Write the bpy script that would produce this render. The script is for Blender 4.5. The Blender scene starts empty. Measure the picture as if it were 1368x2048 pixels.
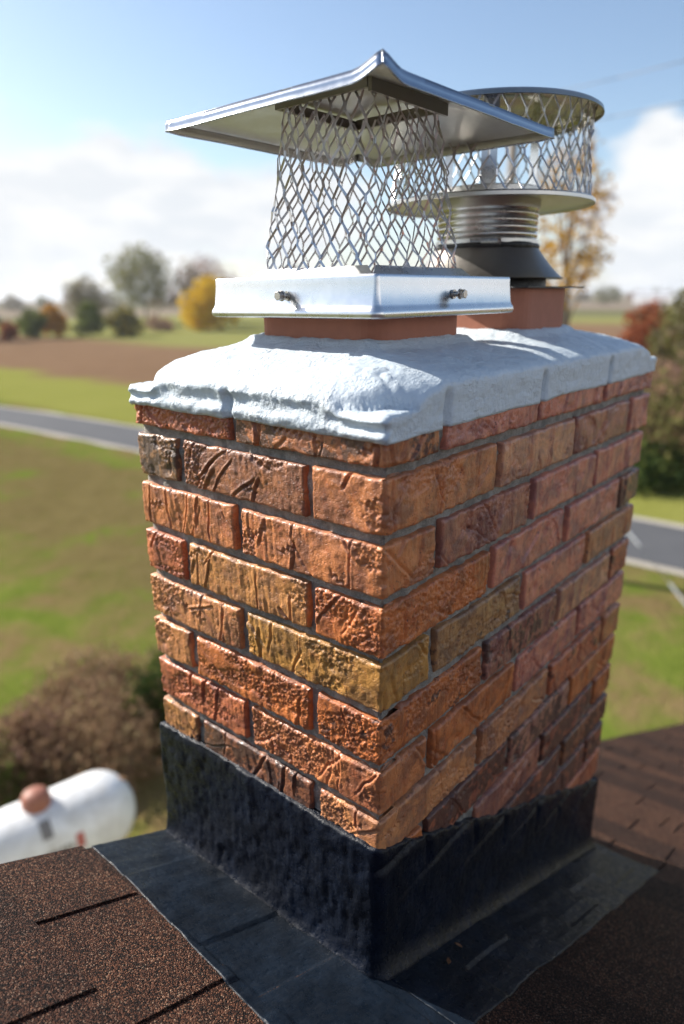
import bpy, math, random
import numpy as np
from mathutils import Matrix, Vector

# ------------------------------------------------------------------ camera, sky, sun, exposure
IN = 0.0254
SC = bpy.context.scene
COL = SC.collection
CAM = np.array([-0.505080722983609, -0.3797058986695485, 0.16702970797398886])
RT = Vector((0.6493949596884087, -0.7603766283319628, -0.010656895317397991))
UP = Vector((0.23399564314563465, 0.18646931214074008, 0.9541882595267142))
FW = Vector((0.7235552676334759, 0.6221387134042335, -0.2990170496202081))
cd = bpy.data.cameras.new("camera")
cam = bpy.data.objects.new("camera", cd)
COL.objects.link(cam)
M = Matrix.Identity(4)
for i in range(3):
    M[i][0], M[i][1], M[i][2], M[i][3] = RT[i], UP[i], -FW[i], CAM[i]
cam.matrix_world = M
cd.sensor_fit = 'VERTICAL'
cd.sensor_height = 36.0
cd.lens = 24.2003
cd.clip_start = 0.02
cd.clip_end = 20000
cd.dof.use_dof = True
cd.dof.focus_distance = 0.78
cd.dof.aperture_fstop = 2.3
cd.dof.aperture_blades = 9
SC.camera = cam

SUN_EL, SUN_OFF = 33.0, 14.0      # the sun stands 14 degrees off the chimney's long-side normal
world = bpy.data.worlds.new("World")
SC.world = world
world.use_nodes = True
sun_d = Vector((-math.sin(math.radians(SUN_OFF)) * math.cos(math.radians(SUN_EL)),
                math.cos(math.radians(SUN_OFF)) * math.cos(math.radians(SUN_EL)),
                math.sin(math.radians(SUN_EL))))


class NT:
    """small helper for node trees"""
    def __init__(self, tree):
        self.t = tree
        tree.nodes.clear()

    def n(self, kind, ins=None, **attr):
        nd = self.t.nodes.new(kind)
        for k, v in attr.items():
            setattr(nd, k, v)
        for k, v in (ins or {}).items():
            self.set(nd, k, v)
        return nd

    def set(self, nd, k, v):
        s = nd.inputs[k]
        if isinstance(v, bpy.types.NodeSocket):
            self.t.links.new(v, s)
        elif isinstance(v, bpy.types.Node):
            self.t.links.new(v.outputs[0], s)
        else:
            if s.type == 'RGBA' and hasattr(v, '__len__') and len(v) == 3:
                v = (*v, 1)
            s.default_value = v

    def math(self, op, a, b=0.0, c=None, clamp=False):
        nd = self.n('ShaderNodeMath', operation=op, use_clamp=clamp)
        self.set(nd, 0, a)
        self.set(nd, 1, b)
        if c is not None:
            self.set(nd, 2, c)
        return nd.outputs[0]

    def mix(self, f, a, b, mode='MIX'):
        nd = self.n('ShaderNodeMix', data_type='RGBA', blend_type=mode)
        self.set(nd, 0, f)
        self.set(nd, 6, a)
        self.set(nd, 7, b)
        return nd.outputs[2]

    def step(self, x, lo, hi):
        nd = self.n('ShaderNodeMapRange', interpolation_type='SMOOTHSTEP')
        for i, v in enumerate((x, lo, hi, 0.0, 1.0)):
            self.set(nd, i, v)
        return nd.outputs[0]

    def noise(self, vec, scale, detail=4.0, rough=0.55, dist=0.0):
        return self.n('ShaderNodeTexNoise', {'Vector': vec, 'Scale': scale, 'Detail': detail,
                                             'Roughness': rough, 'Distortion': dist})

    def stretch(self, vec, sc, rot=(0, 0, 0)):
        return self.n('ShaderNodeMapping', {'Vector': vec, 'Scale': sc, 'Rotation': rot}).outputs[0]

    def ramp(self, f, stops):
        nd = self.n('ShaderNodeValToRGB', {'Fac': f})
        el = nd.color_ramp.elements
        while len(el) < len(stops):
            el.new(0.5)
        for e, (p, c) in zip(el, stops):
            e.position = p
            e.color = (*c, 1)
        return nd.outputs[0]


W = NT(world.node_tree)
sky = W.n('ShaderNodeTexSky', sky_type='NISHITA', sun_disc=False)
sky.sun_elevation = math.radians(SUN_EL)
sky.sun_rotation = math.radians(-SUN_OFF)
sky.altitude = 200
sky.air_density = 1.0
sky.dust_density = 1.0
sky.ozone_density = 1.3
bg_sky = W.n('ShaderNodeBackground', {'Color': sky.outputs[0], 'Strength': 0.090})
co = W.n('ShaderNodeTexCoord').outputs['Generated']
sep = W.n('ShaderNodeSeparateXYZ', {0: co})
elv = sep.outputs[2]
# clouds: soft fair-weather cumulus, thick near the horizon and broken higher up
cl_vec = W.stretch(co, (1.0, 1.0, 2.2))
n1 = W.noise(cl_vec, 5.5, 9, 0.58, 0.25).outputs[0]
n2 = W.noise(cl_vec, 1.7, 4, 0.5, 0.2).outputs[0]
dens = W.math('ADD', W.math('MULTIPLY', n1, 0.62), W.math('MULTIPLY', n2, 0.38))
low = W.math('SUBTRACT', 1.0, W.step(elv, 0.02, 0.24))
dens = W.math('ADD', dens, W.math('MULTIPLY', low, 0.17))
# cumulus heaps over the fields; unseen ones behind the camera added as fill light
def heap(az, el, wid, hgt, amp):
    a, e = math.radians(az), math.radians(el)
    d = Vector((math.cos(a) * math.cos(e), math.sin(a) * math.cos(e), math.sin(e)))
    t = Vector((-math.sin(a), math.cos(a), 0))
    dot1 = W.n('ShaderNodeVectorMath', {0: co, 1: tuple(t)}, operation='DOT_PRODUCT').outputs['Value']
    dot0 = W.n('ShaderNodeVectorMath', {0: co, 1: tuple(d)}, operation='DOT_PRODUCT').outputs['Value']
    u = W.math('POWER', W.math('DIVIDE', dot1, wid), 2.0)
    v = W.math('POWER', W.math('DIVIDE', W.math('SUBTRACT', elv, d.z), hgt), 2.0)
    g = W.math('POWER', 2.718, W.math('MULTIPLY', W.math('ADD', u, v), -1.0))
    front = W.step(dot0, 0.3, 0.6)
    return W.math('MULTIPLY', W.math('MULTIPLY', g, amp), front)
for h in ((16.5, 8.0, 0.075, 0.055, 0.20), (14, 3.5, 0.14, 0.07, 0.16), (18, 11.2, 0.030, 0.03, 0.17),
          (28.5, 15.0, 0.030, 0.018, 0.20), (24.2, 16.9, 0.024, 0.010, 0.17), (53, 6, 0.22, 0.06, 0.16),
          (64, 8, 0.14, 0.06, 0.16), (80, 6, 0.20, 0.05, 0.10), (-76, 18, 0.26, 0.12, 0.34), (-95, 14, 0.3, 0.13, 0.36), (-132, 12, 0.3, 0.12, 0.30), (-6, 9, 0.2, 0.06, 0.12), (58, 9.6, 0.05, 0.03, 0.12)):
    dens = W.math('ADD', dens, heap(*h))
high = W.step(elv, 0.16, 0.42)
dens = W.math('SUBTRACT', dens, W.math('MULTIPLY', high, 0.20))
cov = W.step(dens, 0.575, 0.71)
shade = W.noise(W.stretch(co, (1, 1, 3.0)), 9.0, 5, 0.55).outputs[0]
dsun = W.n('ShaderNodeVectorMath', {0: co, 1: tuple(sun_d)}, operation='DOT_PRODUCT').outputs['Value']
ccol = W.mix(W.step(shade, 0.38, 0.62), (0.82, 0.86, 0.91), (0.97, 0.98, 0.99))
ccol = W.mix(W.step(dsun, 0.55, 0.95), ccol, W.mix(0.55, ccol, (1.0, 1.0, 0.99)))
ccol = W.mix(W.math('SUBTRACT', 1.0, W.step(dsun, -0.9, 0.2)), ccol, W.mix(1.0, ccol, (1.8, 1.75, 1.7), 'MULTIPLY'))  # cloud brightness raised opposite the sun to fill the shaded faces
bg_cl = W.n('ShaderNodeBackground', {'Color': ccol, 'Strength': 0.515})
veil = W.math('MULTIPLY', W.math('SUBTRACT', 1.0, W.step(elv, -0.02, 0.16)), 0.55)
fac = W.math('MAXIMUM', cov, W.math('ADD', veil, 0.01))
mx = W.n('ShaderNodeMixShader', {0: fac, 1: bg_sky.outputs[0], 2: bg_cl.outputs[0]})
W.n('ShaderNodeOutputWorld', {'Surface': mx.outputs[0]})

sl = bpy.data.lights.new("sun", 'SUN')
sl.energy = 4.9
sl.angle = math.radians(0.53)
sl.color = (1.0, 0.94, 0.85)
sun = bpy.data.objects.new("sun", sl)
COL.objects.link(sun)
sun.location = (0, 0, 30)
sun.rotation_euler = sun_d.to_track_quat('Z', 'Y').to_euler()

SC.view_settings.view_transform = 'Standard'
SC.view_settings.look = 'None'
SC.view_settings.exposure = 1.0
SC.view_settings.gamma = 1
SC.view_settings.use_curve_mapping = False
SC.cycles.max_bounces = 8
SC.cycles.transparent_max_bounces = 8
SC.cycles.sample_clamp_indirect = 6.0
HAZE_DENSITY = 0.00022

# ------------------------------------------------------------------ helpers
R = np.random.default_rng(11)
TAB = [np.random.default_rng(100 + i).random((64, 64)) for i in range(24)]


def vn(x, y, seed=0):
    """value noise, 0..1, tiling at 64"""
    t = TAB[seed % 24]
    xi, yi = np.floor(x).astype(int), np.floor(y).astype(int)
    fx, fy = x - xi, y - yi
    fx, fy = fx * fx * (3 - 2 * fx), fy * fy * (3 - 2 * fy)
    a, b = t[xi % 64, yi % 64], t[(xi + 1) % 64, yi % 64]
    c, d = t[xi % 64, (yi + 1) % 64], t[(xi + 1) % 64, (yi + 1) % 64]
    return (a * (1 - fx) + b * fx) * (1 - fy) + (c * (1 - fx) + d * fx) * fy


def fbm(x, y, seed=0, octv=4, gain=0.5):
    s, a, tot = 0, 1.0, 0
    for i in range(octv):
        s = s + a * vn(x * 2 ** i + 7.3 * i, y * 2 ** i + 3.1 * i, seed + i)
        tot += a
        a *= gain
    return s / tot


def sst(x, lo, hi):
    t = np.clip((x - lo) / (hi - lo), 0, 1)
    return t * t * (3 - 2 * t)


def link(name, me, mat=None, parent=None, smooth=True, **props):
    ob = bpy.data.objects.new(name, me)
    COL.objects.link(ob)
    if mat is not None and len(me.materials) == 0:
        me.materials.append(mat)
    if smooth and len(me.polygons):
        me.polygons.foreach_set('use_smooth', [True] * len(me.polygons))
    if parent is not None:
        ob.parent = parent
    for k, v in props.items():
        ob[k] = v
    return ob


def thing(name, label, cat, loc=(0, 0, 0), group=None):
    ob = bpy.data.objects.new(name, None)
    COL.objects.link(ob)
    ob.location = loc
    ob.empty_display_size = 0.1
    ob['label'] = label
    ob['category'] = cat
    if group:
        ob['group'] = group
    return ob


def mesh(V, F):
    me = bpy.data.meshes.new('m')
    me.from_pydata([tuple(map(float, v)) for v in V], [], [tuple(map(int, f)) for f in F])
    me.update()
    return me


def qmesh(V, Q):
    """fast mesh from an (n,3) array and an (m,4) quad array"""
    V = np.asarray(V, dtype=np.float32)
    Q = np.asarray(Q, dtype=np.int32)
    me = bpy.data.meshes.new('m')
    me.vertices.add(len(V))
    me.vertices.foreach_set('co', V.ravel())
    me.loops.add(Q.size)
    me.loops.foreach_set('vertex_index', Q.ravel())
    me.polygons.add(len(Q))
    me.polygons.foreach_set('loop_start', np.arange(0, Q.size, 4, dtype=np.int32))
    me.polygons.foreach_set('loop_total', np.full(len(Q), 4, dtype=np.int32))
    me.update(calc_edges=True)
    me.validate()
    return me


def grid_quads(nu, nv, closed_u=False, flip=False, off=0):
    """quads of a grid whose vertex (i, j) has index i * nv + j"""
    i = np.arange(nu if closed_u else nu - 1)
    j = np.arange(nv - 1)
    I, J = np.meshgrid(i, j, indexing='ij')
    I2 = (I + 1) % nu
    q = np.stack([I * nv + J, I2 * nv + J, I2 * nv + J + 1, I * nv + J + 1], -1).reshape(-1, 4) + off
    return q[:, ::-1] if flip else q


class MB:
    """collects simple solids into one mesh"""
    def __init__(self):
        self.v, self.f = [], []

    def add(self, V, F):
        o = len(self.v)
        self.v += [tuple(map(float, p)) for p in V]
        self.f += [tuple(int(i) + o for i in f) for f in F]
        return self

    def box(self, lo, hi):
        x0, y0, z0 = lo
        x1, y1, z1 = hi
        return self.hexa([(x0, y0, z0), (x1, y0, z0), (x1, y1, z0), (x0, y1, z0)],
                         [(x0, y0, z1), (x1, y0, z1), (x1, y1, z1), (x0, y1, z1)])

    def hexa(self, bot, top):
        n = len(bot)
        F = [tuple(range(n))[::-1], tuple(range(n, 2 * n))]
        F += [(i, (i + 1) % n, n + (i + 1) % n, n + i) for i in range(n)]
        return self.add(list(bot) + list(top), F)

    def tube(self, p, q, r0, r1=None, n=8, caps=True):
        r1 = r0 if r1 is None else r1
        p, q = Vector(p), Vector(q)
        d = (q - p).normalized()
        s = d.orthogonal().normalized()
        t = d.cross(s)
        ring = lambda c, r: [c + s * (r * math.cos(2 * math.pi * k / n)) + t * (r * math.sin(2 * math.pi * k / n)) for k in range(n)]
        V = ring(p, r0) + ring(q, r1)
        F = [(k, (k + 1) % n, n + (k + 1) % n, n + k) for k in range(n)]
        if caps:
            F += [tuple(range(n))[::-1], tuple(range(n, 2 * n))]
        return self.add(V, F)

    def lathe(self, c, prof, n=64, close=False):
        """prof: (r, z) pairs revolved about the vertical through c"""
        m = len(prof)
        V = []
        for k in range(n):
            a = 2 * math.pi * k / n
            V += [(c[0] + r * math.cos(a), c[1] + r * math.sin(a), c[2] + z) for r, z in prof]
        F = []
        for k in range(n):
            k2 = (k + 1) % n
            for j in range(m - 1 if not close else m):
                j2 = (j + 1) % m
                F.append((k * m + j, k2 * m + j, k2 * m + j2, k * m + j2))
        return self.add(V, F)

    def build(self, name, mat, parent=None, smooth=False, **props):
        me = mesh(self.v, self.f)
        return link(name, me, mat, parent, smooth, **props)


def bevel(ob, w, seg=2):
    m = ob.modifiers.new('bevel', 'BEVEL')
    m.width = w
    m.segments = seg
    m.limit_method = 'ANGLE'
    m.angle_limit = math.radians(35)
    return ob


def material(name):
    m = bpy.data.materials.new(name)
    m.use_nodes = True
    return m, NT(m.node_tree)


def finish(T, bsdf):
    T.n('ShaderNodeOutputMaterial', {'Surface': bsdf.outputs[0]})


def P(T, **kw):
    nd = T.n('ShaderNodeBsdfPrincipled')
    for k, v in kw.items():
        T.set(nd, k.replace('_', ' '), v)
    return nd


def bump(T, h, strength=0.4, dist=0.002, normal=None):
    ins = {'Height': h, 'Strength': strength, 'Distance': dist}
    if normal is not None:
        ins['Normal'] = normal
    return T.n('ShaderNodeBump', ins).outputs[0]


def pos(T):
    return T.n('ShaderNodeNewGeometry').outputs['Position']


# ------------------------------------------------------------------ materials
def brick_material():
    m, T = material('fired_clay')
    p = pos(T)
    oi = T.n('ShaderNodeObjectInfo')
    base, burn = oi.outputs['Color'], oi.outputs['Alpha']
    seedv = T.n('ShaderNodeVectorMath', {0: p, 1: T.n('ShaderNodeCombineXYZ', {0: oi.outputs['Random'], 1: oi.outputs['Random']}).outputs[0]}, operation='ADD').outputs[0]
    big = T.noise(seedv, 28, 5, 0.62, 0.6).outputs[0]
    mid = T.noise(seedv, 75, 6, 0.65, 0.3).outputs[0]
    fine = T.noise(p, 900, 3, 0.6).outputs[0]
    warm = T.mix(1.0, base, (1.35, 1.18, 0.92), 'MULTIPLY')
    cool = T.mix(1.0, base, (0.66, 0.60, 0.66), 'MULTIPLY')
    c = T.mix(T.step(big, 0.36, 0.62), cool, warm)
    c = T.mix(T.math('MULTIPLY', T.step(mid, 0.50, 0.68), 0.45), c, T.mix(1.0, base, (1.15, 0.72, 0.55), 'MULTIPLY'))
    # burnt, dark manganese patches
    lo = T.math('SUBTRACT', 0.82, T.math('MULTIPLY', burn, 0.45))
    bm = T.step(T.math('ADD', T.math('MULTIPLY', big, 0.55), T.math('MULTIPLY', mid, 0.45)), T.math('SUBTRACT', lo, 0.07), lo)
    c = T.mix(T.math('MULTIPLY', bm, 0.82), c, (0.032, 0.024, 0.024))
    # pits and dark specks
    sp = T.n('ShaderNodeTexVoronoi', {'Vector': p, 'Scale': 260.0}).outputs['Distance']
    spot = T.math('SUBTRACT', 1.0, T.step(sp, 0.10, 0.26))
    c = T.mix(T.math('MULTIPLY', spot, T.step(mid, 0.45, 0.6)), c, (0.05, 0.03, 0.025))
    c = T.mix(T.math('MULTIPLY', T.step(fine, 0.40, 0.72), 0.35), c, T.mix(1.0, c, (1.5, 1.4, 1.3), 'MULTIPLY'))
    h = T.math('ADD', T.math('MULTIPLY', fine, 0.5), T.math('MULTIPLY', T.noise(p, 320, 4, 0.6).outputs[0], 1.0))
    h = T.math('SUBTRACT', h, T.math('MULTIPLY', spot, 0.5))
    nb = bump(T, h, 0.8, 0.0014)
    b = P(T, Base_Color=c, Roughness=T.math('ADD', 0.34, T.math('MULTIPLY', mid, 0.25)), Normal=nb)
    b.inputs['Coat Weight'].default_value = 0.28
    b.inputs['Coat Roughness'].default_value = 0.22
    finish(T, b)
    return m


def mortar_material():
    m, T = material('mortar')
    p = pos(T)
    f = T.noise(p, 1100, 2, 0.6).outputs[0]
    g = T.noise(p, 60, 5, 0.6).outputs[0]
    c = T.mix(T.step(g, 0.3, 0.7), (0.24, 0.225, 0.195), (0.48, 0.45, 0.395))
    c = T.mix(T.step(f, 0.42, 0.66), T.mix(1.0, c, (0.62, 0.6, 0.58), 'MULTIPLY'), c)
    nb = bump(T, T.math('ADD', f, T.math('MULTIPLY', T.noise(p, 300, 4).outputs[0], 1.5)), 0.8, 0.0018)
    finish(T, P(T, Base_Color=c, Roughness=0.8, Normal=nb))
    return m


def crown_material():
    m, T = material('white_crown_coating')
    p = pos(T)
    g = T.noise(p, 22, 5, 0.6).outputs[0]
    c = T.mix(g, (0.48, 0.555, 0.615), (0.64, 0.715, 0.77))
    speck = T.n('ShaderNodeTexVoronoi', {'Vector': p, 'Scale': 46.0}).outputs['Distance']
    pit = T.math('MULTIPLY', T.math('SUBTRACT', 1.0, T.step(speck, 0.035, 0.07)), T.step(T.noise(p, 14, 2).outputs[0], 0.54, 0.58))
    c = T.mix(pit, c, (0.22, 0.21, 0.2))
    brush = T.noise(T.stretch(p, (34, 210, 110), (0, 0, 0.5)), 1.0, 5, 0.65, 0.5).outputs[0]
    h = T.math('ADD', T.math('MULTIPLY', brush, 0.6), T.math('ADD', T.math('ADD', T.noise(p, 160, 5, 0.62).outputs[0], T.math('MULTIPLY', T.noise(p, 45, 5, 0.65).outputs[0], 1.6)), T.math('MULTIPLY', pit, -0.6)))
    finish(T, P(T, Base_Color=c, Roughness=0.48, Normal=bump(T, h, T.math('ADD', 0.35, T.math('MULTIPLY', T.step(g, 0.40, 0.62), 0.55)), 0.0036)))
    return m


def tar_material(name, base, brushed):
    m, T = material(name)
    p = pos(T)
    a = T.noise(p, 120, 6, 0.65).outputs[0]
    s = T.noise(T.stretch(p, (210, 210, 26) if brushed else (40, 160, 40)), 1.0, 4, 0.6).outputs[0]
    f = T.noise(p, 520, 4, 0.6).outputs[0]
    big = T.noise(p, 17, 4, 0.6).outputs[0]
    c = T.mix(T.step(big, 0.35, 0.7), base, tuple(min(1, x * 1.9) for x in base))
    h = T.math('ADD', T.math('MULTIPLY', a, 1.1), T.math('ADD', T.math('MULTIPLY', s, 0.8), T.math('MULTIPLY', f, 0.5)))
    bl = T.n('ShaderNodeTexVoronoi', {'Vector': p, 'Scale': 120.0}, feature='SMOOTH_F1').outputs['Distance']
    h = T.math('SUBTRACT', h, T.math('MULTIPLY', T.math('MULTIPLY', T.step(bl, 0.45, 0.1), T.step(big, 0.5, 0.62)), 0.5))
    rg = T.math('ADD', 0.20, T.math('MULTIPLY', T.step(a, 0.3, 0.65), 0.34))
    finish(T, P(T, Base_Color=c, Roughness=rg, Specular_IOR_Level=0.24 if brushed else 0.17, Normal=bump(T, h, 0.55 if brushed else 0.35, 0.0022)))
    return m


def shingle_material():
    m, T = material('shingle_granules')
    p = pos(T)
    v = T.n('ShaderNodeTexVoronoi', {'Vector': p, 'Scale': 620.0})
    cell = v.outputs['Color']
    sep_ = T.n('ShaderNodeSeparateColor', {0: cell})
    r1, r2 = sep_.outputs[0], sep_.outputs[1]
    big = T.noise(p, 9, 4, 0.6).outputs[0]
    oi = T.n('ShaderNodeObjectInfo')
    tone = T.math('ADD', T.math('MULTIPLY', big, 0.6), T.math('MULTIPLY', oi.outputs['Random'], 0.4))
    c = T.ramp(r1, ((0.0, (0.005, 0.005, 0.006)), (0.30, (0.012, 0.009, 0.009)), (0.52, (0.042, 0.021, 0.016)),
                    (0.76, (0.092, 0.042, 0.028)), (0.92, (0.165, 0.085, 0.056)), (1.0, (0.24, 0.18, 0.14))))
    c = T.mix(T.step(tone, 0.3, 0.75), T.mix(1.0, c, (0.62, 0.60, 0.62), 'MULTIPLY'), T.mix(1.0, c, (1.3, 1.15, 1.0), 'MULTIPLY'))
    h = T.math('ADD', T.math('MULTIPLY', r2, 0.6), T.math('SUBTRACT', 0.6, v.outputs['Distance']))
    finish(T, P(T, Base_Color=c, Roughness=0.7, Specular_IOR_Level=0.12, Normal=bump(T, h, 1.0, 0.0024)))
    return m


def metal(name, col, rough, bumpy=0.0, scale=40, metallic=1.0):
    m, T = material(name)
    p = pos(T)
    n = T.noise(p, scale, 5, 0.6).outputs[0]
    f = T.noise(p, 1500, 2, 0.5).outputs[0]
    c = T.mix(n, tuple(x * 0.82 for x in col), col)
    b = P(T, Base_Color=c, Metallic=metallic, Roughness=T.math('ADD', rough - 0.06, T.math('MULTIPLY', n, 0.14)),
          Normal=bump(T, T.math('ADD', n, T.math('MULTIPLY', f, 0.12)), bumpy, 0.002))
    finish(T, b)
    return m


def plain(name, col, rough=0.6, var=0.25, scale=30, bstr=0.2, bdist=0.002, metallic=0.0):
    m, T = material(name)
    p = pos(T)
    n = T.noise(p, scale, 5, 0.6).outputs[0]
    c = T.mix(n, tuple(x * (1 - var) for x in col), tuple(min(1, x * (1 + var)) for x in col))
    finish(T, P(T, Base_Color=c, Roughness=rough, Metallic=metallic, Normal=bump(T, n, bstr, bdist)))
    return m


def foliage(name, a, b):
    m, T = material(name)
    oi = T.n('ShaderNodeNewGeometry')
    n = T.noise(oi.outputs['Position'], 0.9, 3, 0.6).outputs[0]
    r = oi.outputs['Random Per Island']
    c = T.mix(T.math('ADD', T.math('MULTIPLY', n, 0.5), T.math('MULTIPLY', r, 0.5)), a, b)
    d = T.n('ShaderNodeBsdfDiffuse', {'Color': c})
    t = T.n('ShaderNodeBsdfTranslucent', {'Color': c})
    T.n('ShaderNodeOutputMaterial', {'Surface': T.n('ShaderNodeMixShader', {0: 0.35, 1: d.outputs[0], 2: t.outputs[0]}).outputs[0]})
    return m


def ground_material():
    m, T = material('field_ground')
    p = pos(T)
    s = T.n('ShaderNodeSeparateXYZ', {0: p})
    x, y = s.outputs[0], s.outputs[1]
    wob = T.math('MULTIPLY', T.math('SUBTRACT', T.noise(p, 0.05, 4, 0.6).outputs[0], 0.5), 16.0)
    xw = T.math('ADD', x, wob)
    n1 = T.noise(p, 0.42, 5, 0.62, 0.4).outputs[0]
    n2 = T.noise(p, 1.7, 5, 0.62).outputs[0]
    n3 = T.noise(T.stretch(p, (0.10, 0.5, 1)), 1.0, 4, 0.6).outputs[0]
    green = T.mix(n2, (0.066, 0.098, 0.013), (0.170, 0.192, 0.038))
    dry = T.mix(n2, (0.098, 0.070, 0.028), (0.215, 0.155, 0.072))
    blend = T.math('ADD', T.math('MULTIPLY', n1, 0.65), T.math('MULTIPLY', n2, 0.35))
    lawn = T.mix(T.step(blend, 0.41, 0.62), green, dry)
    # the yard left of the drive is drier and weedier towards the road
    weedy = T.mix(T.step(T.math('ADD', blend, 0.10), 0.44, 0.58), green, T.mix(n2, (0.085, 0.066, 0.024), (0.175, 0.138, 0.058)))
    wmask = T.math('MULTIPLY', T.step(x, 5.5, 9.0), T.math('MULTIPLY', T.step(y, 9.0, 14.0), T.math('SUBTRACT', 1.0, T.step(x, 14.0, 16.2))))
    c = T.mix(wmask, lawn, weedy)
    verge = T.mix(n3, (0.150, 0.160, 0.028), (0.250, 0.245, 0.070))
    c = T.mix(T.step(x, 20.5, 22.0), c, verge)
    meadow = T.mix(T.math('ADD', T.math('MULTIPLY', n1, 0.5), T.math('MULTIPLY', n3, 0.5)), (0.110, 0.066, 0.040), (0.250, 0.160, 0.096))
    c = T.mix(T.step(xw, 31.0, 35.0), c, meadow)
    hay = T.mix(n3, (0.16, 0.165, 0.05), (0.25, 0.24, 0.085))
    left = T.step(T.math('SUBTRACT', y, T.math('MULTIPLY', x, 0.75)), -6.0, 14.0)
    c = T.mix(T.math('MULTIPLY', T.step(xw, 60.0, 72.0), left), c, hay)
    c = T.mix(T.math('MULTIPLY', T.step(xw, 150.0, 190.0), T.math('SUBTRACT', 1.0, left)), c, hay)
    strip = T.n('ShaderNodeTexNoise', {'Vector': T.stretch(p, (0.004, 0.0016, 1)), 'Scale': 1.0, 'Detail': 2.0}).outputs[0]
    far = T.ramp(strip, ((0.30, (0.15, 0.115, 0.09)), (0.45, (0.21, 0.165, 0.13)), (0.55, (0.12, 0.12, 0.055)), (0.65, (0.22, 0.175, 0.13))))
    c = T.mix(T.step(x, 190.0, 240.0), c, far)
    far2 = T.step(y, 230.0, 260.0)
    c = T.mix(far2, c, far)
    h = T.math('ADD', n2, T.noise(p, 9.0, 4, 0.7).outputs[0])
    finish(T, P(T, Base_Color=c, Roughness=0.95, Specular_IOR_Level=0.0, Normal=bump(T, h, 0.5, 0.15)))
    return m


def road_material(name, a, b, sc):
    m, T = material(name)
    p = pos(T)
    n = T.noise(p, sc, 5, 0.65).outputs[0]
    f = T.noise(p, 60, 3, 0.6).outputs[0]
    c = T.mix(T.math('ADD', T.math('MULTIPLY', n, 0.7), T.math('MULTIPLY', f, 0.3)), a, b)
    finish(T, P(T, Base_Color=c, Roughness=0.9, Specular_IOR_Level=0.2, Normal=bump(T, f, 0.4, 0.01)))
    return m


MAT_BRICK, MAT_MORTAR, MAT_CROWN = brick_material(), mortar_material(), crown_material()
MAT_TAR = tar_material('black_sealant', (0.0024, 0.0046, 0.0105), True)
MAT_APRON = tar_material('black_roof_sealant', (0.0045, 0.0078, 0.0135), False)
MAT_SHINGLE = shingle_material()
MAT_CLAY = plain('terracotta', (0.36, 0.135, 0.080), 0.7, 0.16, 60, 0.25, 0.002)
MAT_STEEL = metal('stainless_sheet', (0.74, 0.75, 0.77), 0.27, 0.03, 60)
MAT_LID = metal('lid_sheet', (0.36, 0.40, 0.46), 0.17, 0.03, 50)
MAT_UNDER = metal('dull_lid_underside', (0.62, 0.61, 0.58), 0.36, 0.06, 120, 0.78)
MAT_ROUNDLID = metal('round_lid_sheet', (0.32, 0.31, 0.29), 0.22, 0.05, 70)
MAT_STEEL_DULL = metal('brushed_stainless', (0.60, 0.59, 0.57), 0.34, 0.06, 90)
MAT_WIRE = metal('expanded_steel', (0.72, 0.72, 0.73), 0.36, 0.05, 200)
MAT_DARKSTEEL = metal('weathered_steel', (0.30, 0.28, 0.26), 0.42, 0.08, 120)
MAT_LINER = metal('liner_steel', (0.66, 0.64, 0.61), 0.25, 0.05, 50)
MAT_BOLT = metal('bolt_steel', (0.52, 0.50, 0.47), 0.25, 0.02, 300)
MAT_SEAL_SHADE = plain('black_caulk_and_shade', (0.012, 0.012, 0.013), 0.45, 0.3, 150, 0.7, 0.004)
MAT_BARK = plain('bark', (0.13, 0.10, 0.08), 0.9, 0.4, 4, 0.6, 0.05)
MAT_WOOD = plain('weathered_pole_wood', (0.20, 0.17, 0.14), 0.85, 0.3, 6, 0.4, 0.02)
MAT_CABLE = plain('galvanised_strand', (0.42, 0.43, 0.44), 0.45, 0.15, 20, 0.1, 0.002, 0.6)
MAT_WIRE_DULL = plain('old_aluminium_wire', (0.16, 0.16, 0.17), 0.7, 0.15, 20, 0.1, 0.002)
def tank_material():
    m, T = material('white_tank_paint')
    p = pos(T)
    n = T.noise(p, 5.0, 6, 0.65).outputs[0]
    st = T.noise(T.stretch(p, (9, 9, 1.5)), 1.0, 5, 0.65).outputs[0]
    c = T.mix(T.step(n, 0.35, 0.7), (0.60, 0.60, 0.59), (0.76, 0.77, 0.78))
    c = T.mix(T.math('MULTIPLY', T.step(st, 0.56, 0.72), 0.55), c, (0.34, 0.30, 0.25))
    finish(T, P(T, Base_Color=c, Roughness=0.5, Normal=bump(T, n, 0.15, 0.01)))
    return m


MAT_TANK = tank_material()
MAT_RUST = plain('red_oxide_dome', (0.28, 0.105, 0.065), 0.55, 0.2, 14, 0.2, 0.01)
MAT_SIDING = plain('pale_siding', (0.55, 0.52, 0.46), 0.7, 0.1, 5, 0.1, 0.01)
MAT_TRIM = plain('brown_trim', (0.14, 0.09, 0.065), 0.6, 0.2, 10, 0.1, 0.01)

# ------------------------------------------------------------------ setting
GZ = -6.7


def road_x(y):
    """centre line of the lane"""
    return 19.45 - 0.0021 * np.maximum(0, y - 20) ** 2 - 0.002 * np.maximum(0, -y - 10) ** 2 * 0


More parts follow.
